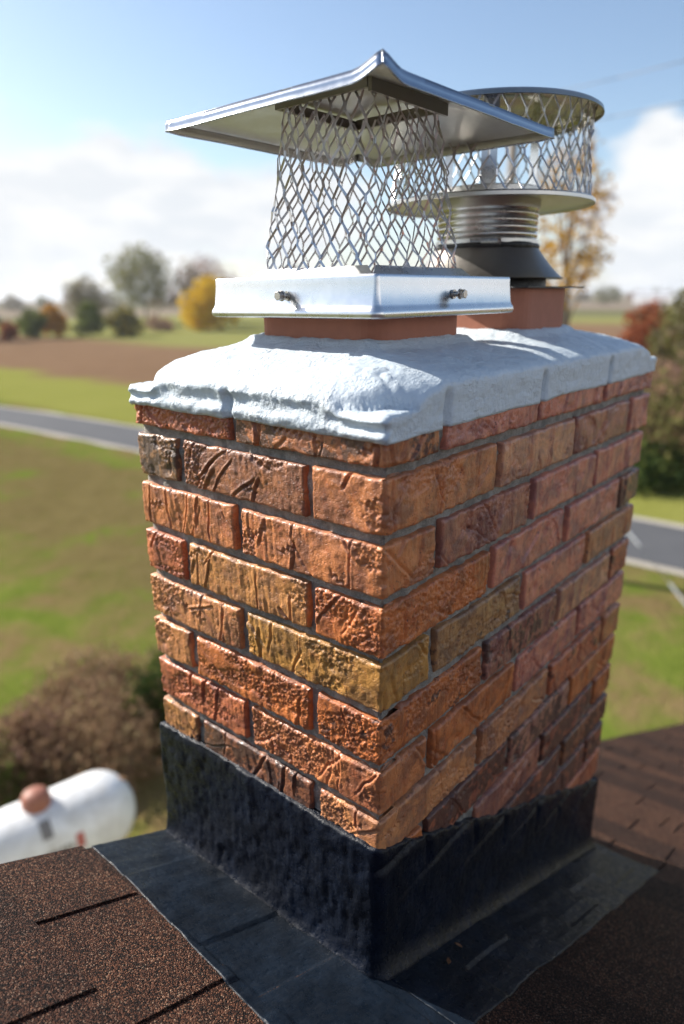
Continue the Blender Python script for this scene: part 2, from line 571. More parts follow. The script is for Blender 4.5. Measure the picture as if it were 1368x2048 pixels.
def ground_mesh():
    xs = np.concatenate([np.linspace(-260, -10, 12), np.linspace(0, 40, 41), np.linspace(45, 300, 52), np.geomspace(320, 9000, 22)])
    ys = np.concatenate([-np.geomspace(9000, 60, 14), np.linspace(-50, 60, 56), np.linspace(65, 300, 48), np.geomspace(320, 9000, 22)])
    X, Y = np.meshgrid(xs, ys, indexing='ij')
    Z = np.full_like(X, GZ)
    d = np.hypot(X, Y)
    lane = np.abs(X - road_x(np.clip(Y, -60, 70)))
    Z += np.where(d < 400, (fbm(X * 0.25, Y * 0.25, 3) - 0.5) * 0.10 * sst(lane, 2.6, 5), 0)
    Z += sst(d, 500, 2600) * (fbm(X * 0.0011 + 40, Y * 0.0011 + 40, 5, 3) - 0.42) * 22
    V = np.stack([X, Y, Z], -1).reshape(-1, 3)
    return qmesh(V, grid_quads(len(xs), len(ys)))


link('ground', ground_mesh(), ground_material(), kind='structure')


def strip(name, mat, u0, u1, dz, ys=np.concatenate([np.linspace(-120, 60, 91), np.linspace(63, 130, 24)]), wob=0.0):
    V = []
    for y in ys:
        c = road_x(np.float64(y))
        w = wob * (float(vn(np.array([y * 0.7]), np.array([u0 * 3]), 4)[0]) - 0.5)
        V += [(c + u0 + (w if u0 < -2.0 else 0), y, GZ + dz), (c + u1 + (w if u1 > 2.0 else 0), y, GZ + dz)]
    n = len(ys)
    Q = [(2 * i, 2 * i + 1, 2 * i + 3, 2 * i + 2) for i in range(n - 1)]
    return link(name, mesh(V, Q), mat, kind='structure')


strip('gravel_shoulder', road_material('pale_gravel', (0.26, 0.235, 0.19), (0.44, 0.40, 0.34), 3.0), -2.15, 2.15, 0.020, wob=0.5)
strip('road', road_material('asphalt', (0.060, 0.062, 0.068), (0.105, 0.106, 0.112), 0.8), -1.75, 1.75, 0.032)

# ------------------------------------------------------------------ house under the chimney: roof, gable wall, shingles
RA, RB, RZ = 0.0637, 0.4743, -0.634          # roof plane z = RZ - RA*y - RB*x
RAKE = 0.4235
EAVE, RIDGE = 6.2, -1.9


def zr(x, y):
    return RZ - RA * y - RB * x


house = thing('house', 'brown shingled gable roof of the house around the chimney base', 'house', (2.0, -2.0, GZ))
HM = Vector((-2.0, 2.0, -GZ))


def hlink(name, me, mat, parent, smooth=False, **k):
    ob = link(name, me, mat, parent, smooth, **k)
    if parent is house:
        ob.location = HM
    return ob


b = MB()
b.hexa([(RIDGE, -7, zr(RIDGE, -7) - .06), (EAVE, -7, zr(EAVE, -7) - .06), (EAVE, RAKE - .02, zr(EAVE, RAKE) - .06), (RIDGE, RAKE - .02, zr(RIDGE, RAKE) - .06)],
       [(RIDGE, -7, zr(RIDGE, -7)), (EAVE, -7, zr(EAVE, -7)), (EAVE, RAKE - .02, zr(EAVE, RAKE)), (RIDGE, RAKE - .02, zr(RIDGE, RAKE))])
zb = lambda x, y: zr(RIDGE, y) + (x - RIDGE) * RB
b.hexa([(-9.5, -7, zb(-9.5, -7) - .06), (RIDGE, -7, zr(RIDGE, -7) - .06), (RIDGE, RAKE - .02, zr(RIDGE, RAKE) - .06), (-9.5, RAKE - .02, zb(-9.5, RAKE) - .06)],
       [(-9.5, -7, zb(-9.5, -7)), (RIDGE, -7, zr(RIDGE, -7)), (RIDGE, RAKE - .02, zr(RIDGE, RAKE)), (-9.5, RAKE - .02, zb(-9.5, RAKE))])
roof = hlink('roof', mesh(b.v, b.f), MAT_SHINGLE, house)
b = MB()
wy0, wy1 = -6.6, 0.16
wall = [(EAVE - .5, zr(EAVE - .5, wy1) - .07), (RIDGE, zr(RIDGE, wy1) - .07), (-9.0, zb(-9.0, wy1) - .07), (-9.0, GZ - .2), (EAVE - .5, GZ - .2)]
b.hexa([(x, wy0, z) for x, z in wall], [(x, wy1, z) for x, z in wall])
hlink('wall', mesh(b.v, b.f), MAT_SIDING, house)
for x0, x1, nm in ((0.80, EAVE, 'rake_board'), (RIDGE, -0.03, 'rake_board')):
    b = MB()
    b.hexa([(x0, RAKE - .045, zr(x0, RAKE) - .20), (x1, RAKE - .045, zr(x1, RAKE) - .20), (x1, RAKE - .022, zr(x1, RAKE) - .20), (x0, RAKE - .022, zr(x0, RAKE) - .20)],
           [(x0, RAKE - .045, zr(x0, RAKE) - .062), (x1, RAKE - .045, zr(x1, RAKE) - .062), (x1, RAKE - .022, zr(x1, RAKE) - .062), (x0, RAKE - .022, zr(x0, RAKE) - .062)])
    hlink(nm, mesh(b.v, b.f), MAT_TRIM, house)

# laminated shingles: rows run along y, every row has raised tabs ("teeth")
EXPO = 5.1 * IN
ROW0 = -0.5 * IN
rr = random.Random(5)
ROWS = {}
forced = {-2: [(11.7, 17.2), (3.9, 8.6), (-2.5, 1.2)], -3: [(6.4, 17.2), (-1.0, 3.2)], -1: [(6.6, 13.5), (-3, 2.4)], 0: [(13.0, 17.2), (-12, -7)]}
for i in range(-9, 48):
    if i in forced:
        t = [(a * IN, c * IN) for a, c in forced[i]]
        y = min(a for a, _ in t) - rr.uniform(2, 4) * IN
    else:
        t, y = [], RAKE + rr.uniform(-.02, .08)
    while y > -1.35:
        w = rr.choice((4.5, 5.5, 6.5, 8.0, 9.5)) * IN
        t.append((y - w, min(y, RAKE + .012)))
        y -= w + rr.choice((2.5, 3.5, 4.5, 6.0)) * IN
    ROWS[i] = t


def row_off(fx):
    return 0.0015 + 0.0030 * fx


def roof_surface(x, y):
    """height of the shingle surface over the roof plane (arrays)"""
    i = np.floor((x - ROW0) / EXPO).astype(int)
    fx = (x - ROW0) / EXPO - i
    h = row_off(fx)
    for k in np.unique(i):
        m = i == k
        tt = np.zeros(m.sum())
        for a, c in ROWS.get(int(k), []):
            tt = np.maximum(tt, ((y[m] > a) & (y[m] < c)) * 1.0)
        h[m] += tt * 0.0028
    return h


def in_chimney(x0, x1):
    return x1 > 0.01 and x0 < 0.765


cuts_r = random.Random(9)
for i in range(-9, 47):
    x0, x1 = ROW0 + i * EXPO, ROW0 + (i + 1) * EXPO
    edge = RAKE + 0.012 + cuts_r.uniform(-.003, .003)
    if in_chimney(x0 + .02, x1 - .02):
        segs = [(-1.0 + cuts_r.uniform(-.2, .2), -0.004)]
        segs.append((segs[0][0] - 0.9, segs[0][0] - .002))
    else:
        c = edge - cuts_r.uniform(.45, .95)
        segs = [(c, edge), (c - .98, c - .002)]
    for y0, y1 in segs:
        b = MB()
        sk = 0.006
        def slab(ya, yb, h0, h1, inset=0.0, lo=-0.002):
            A = [(x0 - .004, ya, 0), (x1, ya + inset, 0), (x1, yb - inset, 0), (x0 - .004, yb, 0)]
            top = [h0, h1, h1, h0]
            b.hexa([(x, y, zr(x, y) + lo) for x, y, _ in A], [(x, y, zr(x, y) + t) for (x, y, _), t in zip(A, top)])
        slab(y0, y1, row_off(0), row_off(1))
        for a, c in ROWS[i]:
            a2, c2 = max(a, y0 + .001), min(c, y1 - .001)
            if c2 - a2 > .015:
                slab(a2, c2, row_off(0) + .0028, row_off(1) + .0028, sk if (a2 == a and c2 == c) else 0.0, 0.0006)
        ob = link('shingle', mesh(b.v, b.f), MAT_SHINGLE, roof, False)

# ------------------------------------------------------------------ the chimney
A_, B_ = 16.22 * IN, 30.3 * IN
CH = 2.667 * IN
LEAN_A, LEAN_B = -0.0207, -0.0114


def lean(V):
    V = np.array(V, dtype=float)
    z = np.minimum(V[:, 2], 0.0)
    V[:, 1] += LEAN_A * z
    V[:, 0] += LEAN_B * z
    return V


chimney = thing('chimney', 'red brick chimney with white coated crown rising from the brown roof', 'chimney')
BASEZ = RZ


def path_columns(aL, bR, res, rc, end_ret):
    """columns (x, y, nx, ny, U, depth) along an outer path that may wrap the near corner.
    aL = (a_far, a_near) on the left face or None, bR = (b_near, b_far) on the right face or None"""
    cols = []
    if aL:
        far, near = aL
        for d in end_ret[0]:
            cols.append((0, far, -1, 0, -far, d))
        stop = rc if bR else near
        n = max(2, int(abs(far - stop) / res))
        for a in np.linspace(far, stop, n):
            cols.append((0, a, -1, 0, -a, 0))
        if not bR:
            for d in end_ret[1]:
                cols.append((0, near, -1, 0, -near, d))
    if aL and bR:
        for t in np.linspace(0, math.pi / 2, 5)[1:-1]:
            cols.append((rc - rc * math.cos(t), rc - rc * math.sin(t), -math.cos(t), -math.sin(t), (t / (math.pi / 2) - .5) * 2 * rc, 0))
    if bR:
        near, far = bR
        if not aL:
            for d in end_ret[0]:
                cols.append((near, 0, 0, -1, near, d))
        start = rc if aL else near
        n = max(2, int(abs(far - start) / res))
        for q in np.linspace(start, far, n):
            cols.append((q, 0, 0, -1, q, 0))
        for d in end_ret[1]:
            cols.append((far, 0, 0, -1, far, d))
    return np.array(cols, dtype=float)


def relief(U, Z, z0, z1, seed, rough, marks):
    """inward depth of a rustic brick face"""
    g = random.Random(seed)
    su, sz = g.uniform(0, 50), g.uniform(0, 50)
    h = (fbm(U * 22 + su, Z * 30 + sz, seed, 4) - 0.5) * 0.0030
    h += (fbm(U * 170 + su, Z * 170 + sz, seed + 2, 3) - 0.5) * 0.0014
    h += (fbm(U * 210 + 20 * Z + sz, Z * 16 + su, seed + 6, 3) - 0.5) * 0.0022 * sst(fbm(U * 9 + su, Z * 9, seed + 1, 2), .38, .6)
    u0, u1 = U.min(), U.max()
    L, H = u1 - u0, z1 - z0
    # rough torn areas
    rm = fbm(U * 14 + sz, Z * 22 + su, seed + 5, 3)
    msk = sst(rm, 0.66 - 0.30 * rough, 0.74 - 0.30 * rough)
    tex = fbm(U * 240 + 3, Z * 240 + 9, seed + 7, 4, 0.75)
    tex2 = fbm(U * 620 + 13, Z * 620 + 5, seed + 11, 2, 0.7)
    h += msk * (0.0012 + (tex - 0.5) * 0.0044 + (tex2 - .5) * .0040)
    nm = max(1, int(marks * L / 0.2))
    for _ in range(nm):
        kind = g.random()
        cu = g.uniform(u0 + .004, u1 - .004)
        cz = g.uniform(z0, z1)
        if kind < 0.74:                       # bark-like cut, usually steep
            th = g.choice((g.gauss(1.5, .10), g.gauss(1.5, .12), g.gauss(0.9, .35), g.gauss(2.2, .3), g.gauss(1.2, .2)))
            ln = g.uniform(.5, 1.7) * H
            wd, dp = g.uniform(.0009, .0020), g.uniform(.0014, .0038)
            du, dz = U - cu, Z - cz
            along = du * math.cos(th) + dz * math.sin(th)
            perp = -du * math.sin(th) + dz * math.cos(th) + 0.004 * (vn(along * 60 + seed, along * 0 + seed, seed) - .5)
            endf = 1 - sst(np.abs(along), ln * .4, ln * .55)
            h += endf * dp * np.exp(-(perp / wd) ** 2)
            h -= endf * dp * 0.45 * np.exp(-((perp - 2.1 * wd) / (1.4 * wd)) ** 2)
            if g.random() < .45:              # ledge: one side of the cut stands higher
                h += endf * 0.0012 * np.tanh(perp / wd) * np.exp(-(perp / .012) ** 2)
        elif kind < 0.84:                     # wheat-ear print: a row of short nicks
            th = g.uniform(-.9, .9)
            for k in range(g.randint(5, 10)):
                q = (k - 4) * 0.0046
                du, dz = U - cu - q * math.cos(th), Z - cz - q * math.sin(th)
                a2 = th + 0.8 * (1 if k % 2 else -1) + g.gauss(0, .15)
                al, pe = du * math.cos(a2) + dz * math.sin(a2), -du * math.sin(a2) + dz * math.cos(a2)
                h += 0.0020 * np.exp(-(pe / .0012) ** 2 - (al / .0042) ** 2)
                h -= 0.0008 * np.exp(-((pe - .0026) / .0015) ** 2 - (al / .0042) ** 2)
        else:                                 # thumb-like dent
            ru, rz = g.uniform(.004, .012), g.uniform(.004, .010)
            h += g.uniform(.001, .0035) * np.exp(-((U - cu) / ru) ** 2 - ((Z - cz) / rz) ** 2)
    return h


def make_brick(aL, bR, k, color, burn, seed, rough, marks, res=0.0014, ends=((.03, .012), (.012, .03))):
    g = random.Random(seed * 7 + 1)
    zt = -(k - 2) * CH - 0.001 + g.uniform(-.0012, .0008) - (0.012 if k == 1 else 0)
    zb_ = zt - (0.0442 if k == 1 else 0.0562) + g.uniform(-.0012, .0012)
    rc = 0.0035
    cols = path_columns(aL, bR, res, rc, ends)
    nz = max(6, int((zt - zb_) / res))
    zs = np.linspace(zb_, zt, nz)
    rows = np.concatenate([[[zb_, d] for d in (.035, .012)], [[z, 0] for z in zs], [[zt, d] for d in (.012, .035)]])
    U = cols[:, 4][:, None] + 0 * rows[:, 0][None, :]
    Z = 0 * cols[:, 4][:, None] + rows[:, 0][None, :]
    D0 = np.maximum(cols[:, 5][:, None], rows[:, 1][None, :])
    h = relief(U, Z, zb_, zt, seed, rough, marks)
    # rounded, slightly chipped arrises
    r = 0.0028
    nse = (fbm(U * 90 + seed, Z * 90, seed + 3, 4) - 0.5) * 0.0055
    e = np.minimum(zt - Z, Z - zb_)
    front = cols[cols[:, 5] == 0]
    u0, u1 = front[:, 4].min(), front[:, 4].max()
    e = np.minimum(e, np.minimum(U - u0, u1 - U))
    e = np.clip(e + nse, 0, r)
    h = h + (r - np.sqrt(np.maximum(r * r - (r - e) ** 2, 0)))
    if aL and bR:
        cor = np.exp(-(np.abs(U) / .006) ** 2)
        chip = sst(fbm(Z * 95 + seed * 5, Z * 0 + 3, seed, 3), .52, .72)
        h = h * (1 - .6 * cor) + np.exp(-(np.abs(U) / .005) ** 2) * (.0008 + .0030 * chip)
    h += g.uniform(-.0012, .0014) + (U - U.mean()) * g.uniform(-.006, .006)
    dep = np.where(D0 > 0, D0, 0) + np.where(D0 > .02, h * .3, h)
    zj = Z + (fbm(U * 40 + seed * 3, U * 0 + 5, seed + 9, 3) - .5) * .0034 * np.where(rows[:, 1][None, :] >= 0, 1, 1)
    X = cols[:, 0][:, None] - cols[:, 2][:, None] * dep
    Y = cols[:, 1][:, None] - cols[:, 3][:, None] * dep
    # keep returns inside their own end on wrapped corners
    V = lean(np.stack([X, Y, zj], -1).reshape(-1, 3))
    me = qmesh(V, grid_quads(len(cols), len(rows)))
    ob = link('brick', me, MAT_BRICK, chimney, True)
    ob.color = (*color, min(.9, burn + .14))
    return ob


ORANGE, RED, TAN = (0.44, 0.180, 0.080), (0.42, 0.146, 0.076), (0.46, 0.220, 0.105)
OLIVE, BROWN, DARK = (0.37, 0.205, 0.062), (0.28, 0.120, 0.062), (0.30, 0.165, 0.080)
PINK, OCHRE, RUST = (0.44, 0.160, 0.110), (0.42, 0.21, 0.085), (0.43, 0.150, 0.052)
I_ = IN
LM, LN, LF = 8.55, 3.95, 12.72           # joints on the left face, inches from the near corner
J2 = 0.29                                 # half a head joint
# near-corner (wrapping) bricks, left-face fillers, right-face rows: (colour, burn, rough, marks)
corner = {1: (ORANGE, .45, .25, 12), 2: (ORANGE, .15, .15, 9), 3: (ORANGE, .12, .45, 9), 4: (RUST, .10, .9, 5), 5: (OLIVE, .15, .25, 9),
          6: (RUST, .34, .95, 3), 7: (ORANGE, .15, .5, 7), 8: (TAN, .15, .35, 7), 9: (RUST, .2, .6, 6)}
leftmid = {1: (RED, .25, .8, 7), 2: (BROWN, .30, .35, 11), 3: (ORANGE, .1, .2, 11), 4: (OCHRE, .22, .3, 9), 5: (TAN, .12, .15, 11),
           6: (RUST, .2, .95, 4), 7: (RED, .2, .8, 7), 8: (BROWN, .5, .4, 9), 9: (ORANGE, .3, .4, 8)}
leftfar = {2: (DARK, .50, .3, 10), 4: (RED, .2, .9, 3), 6: (TAN, .1, .2, 7), 8: (OCHRE, .4, .4, 7)}
seed = 1
for k in range(1, 10):
    c = corner[k]
    if k % 2:      # odd: stretcher left, header right
        make_brick(((LM - .24) * I_, 0), (0, (3.95 - J2) * I_), k, *c[:2], seed, c[2], c[3]); seed += 1
        m = leftmid[k]
        make_brick((A_, (LM + J2) * I_), None, k, *m[:2], seed, m[2], m[3], ends=((.09, .03, .010), (.012, .03))); seed += 1
    else:          # even: header left, stretcher right
        make_brick(((LN - .27) * I_, 0), (0, (8.95 - J2) * I_), k, *c[:2], seed, c[2], c[3]); seed += 1
        m = leftmid[k]
        make_brick(((LF - J2) * I_, (LN + .27) * I_), None, k, *m[:2], seed, m[2], m[3]); seed += 1
        if k in leftfar:
            m = leftfar[k]
            make_brick((A_, (LF + J2) * I_), None, k, *m[:2], seed, m[2], m[3], ends=((.09, .03, .010), (.012, .03))); seed += 1
pal = [PINK, PINK, RED, RED, RUST, PINK, BROWN, TAN, OCHRE, ORANGE]
fixed = {(1, 0): (PINK, .1), (1, 1): (PINK, .1), (1, 2): (PINK, .12), (2, 0): (TAN, .18), (2, 1): (BROWN, .2), (2, 2): (PINK, .1),
         (3, 0): (BROWN, .25), (3, 1): (PINK, .1), (3, 2): (PINK, .1), (4, 0): (PINK, .2), (4, 1): (PINK, .1), (5, 0): ((0.30, 0.175, 0.085), .3), (5, 1): (PINK, .25), (5, 2): (OCHRE, .2),
         (6, 0): (BROWN, .45), (6, 1): (TAN, .3), (7, 0): (RUST, .2), (8, 0): (OCHRE, .25)}
PINK2 = (0.45, 0.185, 0.142)  # pinker right-face tones: cool shade of that side put into the colour
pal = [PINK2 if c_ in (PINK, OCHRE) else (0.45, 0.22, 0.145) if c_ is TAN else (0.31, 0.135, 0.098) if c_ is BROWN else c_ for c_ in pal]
gr = random.Random(21)
for k in range(1, 14):
    js = [3.95, 12.85, 21.75, 30.3] if k % 2 else [8.95, 17.85, 26.75, 30.3]
    zt = (-(k - 2) * CH) / IN
    for n in range(3):
        b0, b1 = js[n] + J2, js[n + 1] - (J2 if n < 2 else 0)
        if zt < -17.5 - .5 * b1 - 1.2:
            continue
        col, burn = fixed.get((k, n), (gr.choice(pal), gr.uniform(.15, .60)))
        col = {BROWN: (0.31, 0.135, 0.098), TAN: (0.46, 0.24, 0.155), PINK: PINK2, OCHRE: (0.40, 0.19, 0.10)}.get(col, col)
        last = n == 2
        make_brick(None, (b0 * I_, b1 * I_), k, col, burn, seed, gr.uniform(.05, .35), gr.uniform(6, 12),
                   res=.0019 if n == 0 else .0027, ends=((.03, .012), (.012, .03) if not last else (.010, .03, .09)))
        seed += 1
    if k >= 10 and zt > -17.9:
        pass

# mortar body behind the bricks
dz = 0.0042
cols = path_columns((A_ - .006, 0), (0, B_ - .006), dz, .006, ((.30, .10), (.10, .30)))
zs = np.linspace(-0.97, 0.046, 250)
U = cols[:, 4][:, None] + 0 * zs[None, :]
Z = 0 * cols[:, 4][:, None] + zs[None, :]
D = cols[:, 5][:, None] + 0.0088 + (fbm(U * 90, Z * 90, 2, 4) - .5) * .0045 + (fbm(U * 18, Z * 18, 6, 3) - .5) * .005 - .003 * sst(fbm(U * 55 + 7, Z * 55, 13, 3), .62, .78)
V = lean(np.stack([cols[:, 0][:, None] - cols[:, 2][:, None] * D, cols[:, 1][:, None] - cols[:, 3][:, None] * D, Z], -1).reshape(-1, 3))
link('mortar', qmesh(V, grid_quads(len(cols), len(zs))), MAT_MORTAR, chimney)
b = MB()
b.box((.05, .05, -2.2), (B_ - .012, A_ - .012, .05))
b.box((.06, .18, GZ - .2), (B_ - .04, A_ + .012, -1.6))
b.build('stack_core', MAT_MORTAR, chimney)

# white elastomeric crown: a height field with a dripping skirt
F1 = (4.7 * I_, 12.2 * I_, 4.1 * I_, 11.9 * I_)      # flue one: x0 x1 y0 y1
F2 = (17.4 * I_, 24.0 * I_, 3.6 * I_, 12.1 * I_)


def rect_dist(x, y, r):
    dx = np.maximum(np.maximum(r[0] - x, x - r[1]), 0)
    dy = np.maximum(np.maximum(r[2] - y, y - r[3]), 0)
    return np.hypot(dx, dy)


def crown_height(x, y):
    e = np.minimum(np.minimum(x, B_ - x), np.minimum(y, A_ - y))
    dx, dy = np.minimum(x, B_ - x + .012), np.minimum(y, A_ - y)
    t = np.clip(1 - np.hypot(np.maximum(0.115 - dx, 0), np.maximum(0.105 - dy, 0)) / 0.125, 0, 1)
    h = 0.0620 + 0.0480 * np.power(t, 0.40)
    d1, d2 = rect_dist(x, y, F1), rect_dist(x, y, F2)
    d = np.minimum(d1, d2)
    h += 0.007 * np.exp(-(d / .010) ** 2) + 0.003 * np.exp(-(d / .04) ** 2)
    valley = np.exp(-((x - 14.8 * I_) / .05) ** 2)
    h -= 0.009 * valley * sst(e, .02, .12)
    h += (fbm(x * 13, y * 13, 4, 4) - .5) * .0065 * sst(e, .0, .03)
    h += (fbm(x * 75, y * 75, 8, 4) - .5) * .0030 + (fbm(x * 230, y * 160, 3, 3) - .5) * .0014
    # a chipped ridge beside the near corner
    h += 0.005 * np.exp(-((x - .045) / .02) ** 2 - ((y - .05) / .03) ** 2) * (fbm(x * 160, y * 160, 12, 3) * 2 - .3)
    return h


joints_L = [LM * I_]
joints_R = [3.95 * I_, 12.85 * I_, 21.75 * I_]
nx, ny = 216, 118
xs, ys = np.linspace(0, B_, nx), np.linspace(0, A_, ny)
X, Y = np.meshgrid(xs, ys, indexing='ij')
H = crown_height(X, Y)
# perimeter, counter-clockwise seen from above
per = [(i, 0) for i in range(nx)] + [(nx - 1, j) for j in range(1, ny)] + [(i, ny - 1) for i in range(nx - 2, -1, -1)] + [(0, j) for j in range(ny - 2, 0, -1)]
nrm, uu = [], []
for i, j in per:
    vx = (-1 if i == 0 else 1 if i == nx - 1 else 0)
    vy = (-1 if j == 0 else 1 if j == ny - 1 else 0)
    nrm.append((vx, vy))
    uu.append(xs[i] if j in (0, ny - 1) else -ys[j])
nrm, uu = np.array(nrm, float), np.array(uu)
side_l = nrm[:, 0] < 0
PX, PY = np.array([xs[i] for i, j in per]), np.array([ys[j] for i, j in per])
Htop = np.array([H[i, j] for i, j in per])
drop = np.linspace(0, 1, 15)[1:]
zlow = 0.0370 + (fbm(uu * 16 + 9, uu * 0 + 2, 3, 4) - .5) * .0055
gl = np.zeros(len(uu))
for q in joints_L:
    gl += np.exp(-((uu + q) / .0062) ** 4) * side_l
for q in joints_R:
    gl += np.exp(-((uu - q) / .0062) ** 4) * (nrm[:, 1] < 0)
rings = []
for q in drop:
    z = Htop * (1 - q) + zlow * q
    zz = z + 0 * uu
    o = 0.0035 + (fbm(uu * 70 + 4, zz * 150 + 3, 6, 4) - .5) * .0052 + (fbm(uu * 18, zz * 40, 9, 3) - .5) * .0025 + .0008
    bead = np.where(side_l, 0.0030 * np.exp(-((q - .24) / .10) ** 2) - .0014 * np.exp(-((q - .55) / .14) ** 2) + .003 * np.exp(-((q - .8) / .15) ** 2), .0012 * np.exp(-((q - .25) / .2) ** 2))
    o = np.where(side_l, o, o * .45 + .0022) + bead
    o = np.where((nrm[:, 1] > 0) | (nrm[:, 0] > 0), o * .25, o)
    o = o - gl * .0095 * sst(np.full_like(uu, q), .12, .4)
    if q == drop[-1]:
        rings.append(np.stack([PX + nrm[:, 0] * o, PY + nrm[:, 1] * o, z], -1))
        o = o * 0 - .012
        z = z + .001
    rings.append(np.stack([PX + nrm[:, 0] * o, PY + nrm[:, 1] * o, z], -1))
V = [np.stack([X, Y, H], -1).reshape(-1, 3)]
Q = [grid_quads(nx, ny)]
base = np.array([i * ny + j for i, j in per])
off = nx * ny
prev = base
m_ = len(per)
for ring in rings:
    cur = off + np.arange(m_)
    V.append(ring)
    Q.append(np.stack([np.roll(prev, -1), prev, cur, np.roll(cur, -1)], -1))
    prev, off = cur, off + m_
link('crown', qmesh(lean(np.concatenate(V)), np.concatenate(Q)), MAT_CROWN, chimney)


def rounded_rect(x0, x1, y0, y1, r, n=6):
    out = []
    for cx, cy, a0 in ((x1 - r, y1 - r, 0), (x0 + r, y1 - r, 90), (x0 + r, y0 + r, 180), (x1 - r, y0 + r, 270)):
        for k in range(n + 1):
            a = math.radians(a0 + 90 * k / n)
            out.append((cx + r * math.cos(a), cy + r * math.sin(a)))
    return out


def tube_rect(mb, rect, z0, z1, wall_, r):
    o = rounded_rect(*rect, r)
    i = rounded_rect(rect[0] + wall_, rect[1] - wall_, rect[2] + wall_, rect[3] - wall_, max(.004, r - wall_))
    n = len(o)
    V = [(x, y, z0) for x, y in o] + [(x, y, z1) for x, y in o] + [(x, y, z1) for x, y in i] + [(x, y, z0) for x, y in i]
    F = []
    for k in range(n):
        k2 = (k + 1) % n
        for s in range(3):
            F.append((s * n + k, s * n + k2, (s + 1) * n + k2, (s + 1) * n + k))
    mb.add(V, F)


for rect, top in ((F1, 7.0), (F2, 6.9)):
    b = MB()
    tube_rect(b, rect, .07, top * I_, .02, .030)
    b.build('flue_tile', MAT_CLAY, chimney, smooth=False)
    f = chimney.children[-1]
    f.data.polygons.foreach_set('use_smooth', [True] * len(f.data.polygons))
    f.modifiers.new('es', 'EDGE_SPLIT').split_angle = math.radians(50)

# black flashing coat round the base, wrapping the near corner
def coat_top(U):
    t = np.where(U < 0, -17.5 + .02 * U / IN, -17.5 - .495 * U / IN) * IN
    return t + (fbm(U * 45 + 5, U * 0 + 1, 7, 4) - .5) * np.where(U < 0, .0035, .012)


cols = path_columns((A_ + .006, 0), (0, B_ + .004), .0036, .008, ((.06, .02), (.02, .06)))
Uc = cols[:, 4]
top = coat_top(Uc)
xb, yb = cols[:, 0], cols[:, 1]
bot = zr(xb, yb) - .02
nv = 74
tt = np.linspace(0, 1, nv)
Z = bot[:, None] + (top - bot)[:, None] * tt[None, :]
U = Uc[:, None] + 0 * Z
left = U < 0
D = 0.0062 + (fbm(U * 26, Z * 26, 5, 4) - .5) * .006 + (fbm(U * 120, Z * 60, 9, 4) - .5) * .0042
# the bricks print through the thin coat of the right face
k_ = np.floor((-Z) / CH).astype(int)
fz = (-Z / CH) - k_
jo = np.exp(-(np.minimum(fz, 1 - fz) * CH / .0045) ** 2)
odd = (k_ + 2) % 2
for q, par in ((3.95, 1), (12.85, 1), (21.75, 1), (8.95, 0), (17.85, 0), (26.75, 0)):
    jo = np.maximum(jo, np.exp(-((U - q * I_) / .0055) ** 2) * (odd == par))
upper = sst(Z - bot[:, None], .10, .20)
D = np.where(left, D, 0.0055 + (D - .0062) * .6 - jo * .0045 * upper)
zr_here = zr(cols[:, 0], cols[:, 1])[:, None]
D += .014 * np.exp(-(np.maximum(Z - zr_here - .004, 0) / .012))
topd = (top[:, None] - Z)
D += np.where(left, -.0022, -.0016) * np.exp(-(topd / .006) ** 2)
D -= cols[:, 5][:, None]
extra = []
for d in (.0022, -.014):
    extra.append((np.full(len(Uc), d) - cols[:, 5], top + (.0015 if d > 0 else -.001)))
D = np.concatenate([D, np.stack([e[0] for e in extra], 1)], 1)
Z = np.concatenate([Z, np.stack([e[1] for e in extra], 1)], 1)
V = lean(np.stack([cols[:, 0][:, None] + cols[:, 2][:, None] * D, cols[:, 1][:, None] + cols[:, 3][:, None] * D, Z], -1).reshape(-1, 3))
link('flashing', qmesh(V, grid_quads(len(cols), Z.shape[1])), MAT_TAR, chimney)


def apron(name, xr, yr, n, edge_fn):
    """sealant brushed over the shingles, following their steps"""
    xs, ys = np.linspace(*xr, n[0]), np.linspace(*yr, n[1])
    X, Y = np.meshgrid(xs, ys, indexing='ij')
    X, Y = edge_fn(X, Y)
    h = np.maximum.reduce([roof_surface(X.ravel() + dx, Y.ravel() + dy) for dx, dy in ((0, 0), (.002, 0), (-.002, 0), (0, .002), (0, -.002))]).reshape(X.shape)
    h = h + .0012 + (fbm(X * 40, Y * 40, 6, 4) - .5) * .0016 + (fbm(X * 15 + 5, Y * 70, 10, 4) - .5) * .0022
    # rim tucks down onto the shingles
    V = np.stack([X, Y, zr(X, Y) + h], -1)
    q = grid_quads(len(xs), len(ys))
    ring = [(i, 0) for i in range(n[0])] + [(n[0] - 1, j) for j in range(1, n[1])] + [(i, n[1] - 1) for i in range(n[0] - 2, -1, -1)] + [(0, j) for j in range(n[1] - 2, 0, -1)]
    idx = np.array([i * n[1] + j for i, j in ring])
    low = V[[r[0] for r in ring], [r[1] for r in ring]].copy()
    low[:, 2] -= .010
    o = n[0] * n[1]
    cur = o + np.arange(len(ring))
    q2 = np.stack([np.roll(idx, -1), idx, cur, np.roll(cur, -1)], -1)
    me = qmesh(np.concatenate([V.reshape(-1, 3), low]), np.concatenate([q, q2]))
    return link(name, me, MAT_APRON, chimney)


def edge_left(X, Y):
    t = (X - X.min()) / (X.max() - X.min())                     # 0 = outer edge
    outer = np.where(Y > 0, -5.05 - .10 * np.maximum(0, 15 - Y / I_), -6.55) * I_ + (fbm(Y * 25, Y * 0 + 3, 4, 3) - .5) * .003
    return outer + (0.012 - outer) * t, Y


def edge_right(X, Y):
    t = (Y - Y.min()) / (Y.max() - Y.min())
    outer = (-4.3 - .02 * X / I_) * I_ + (fbm(X * 18, X * 0 + 7, 5, 3) - .5) * .009
    return X, outer + (.012 - outer) * t


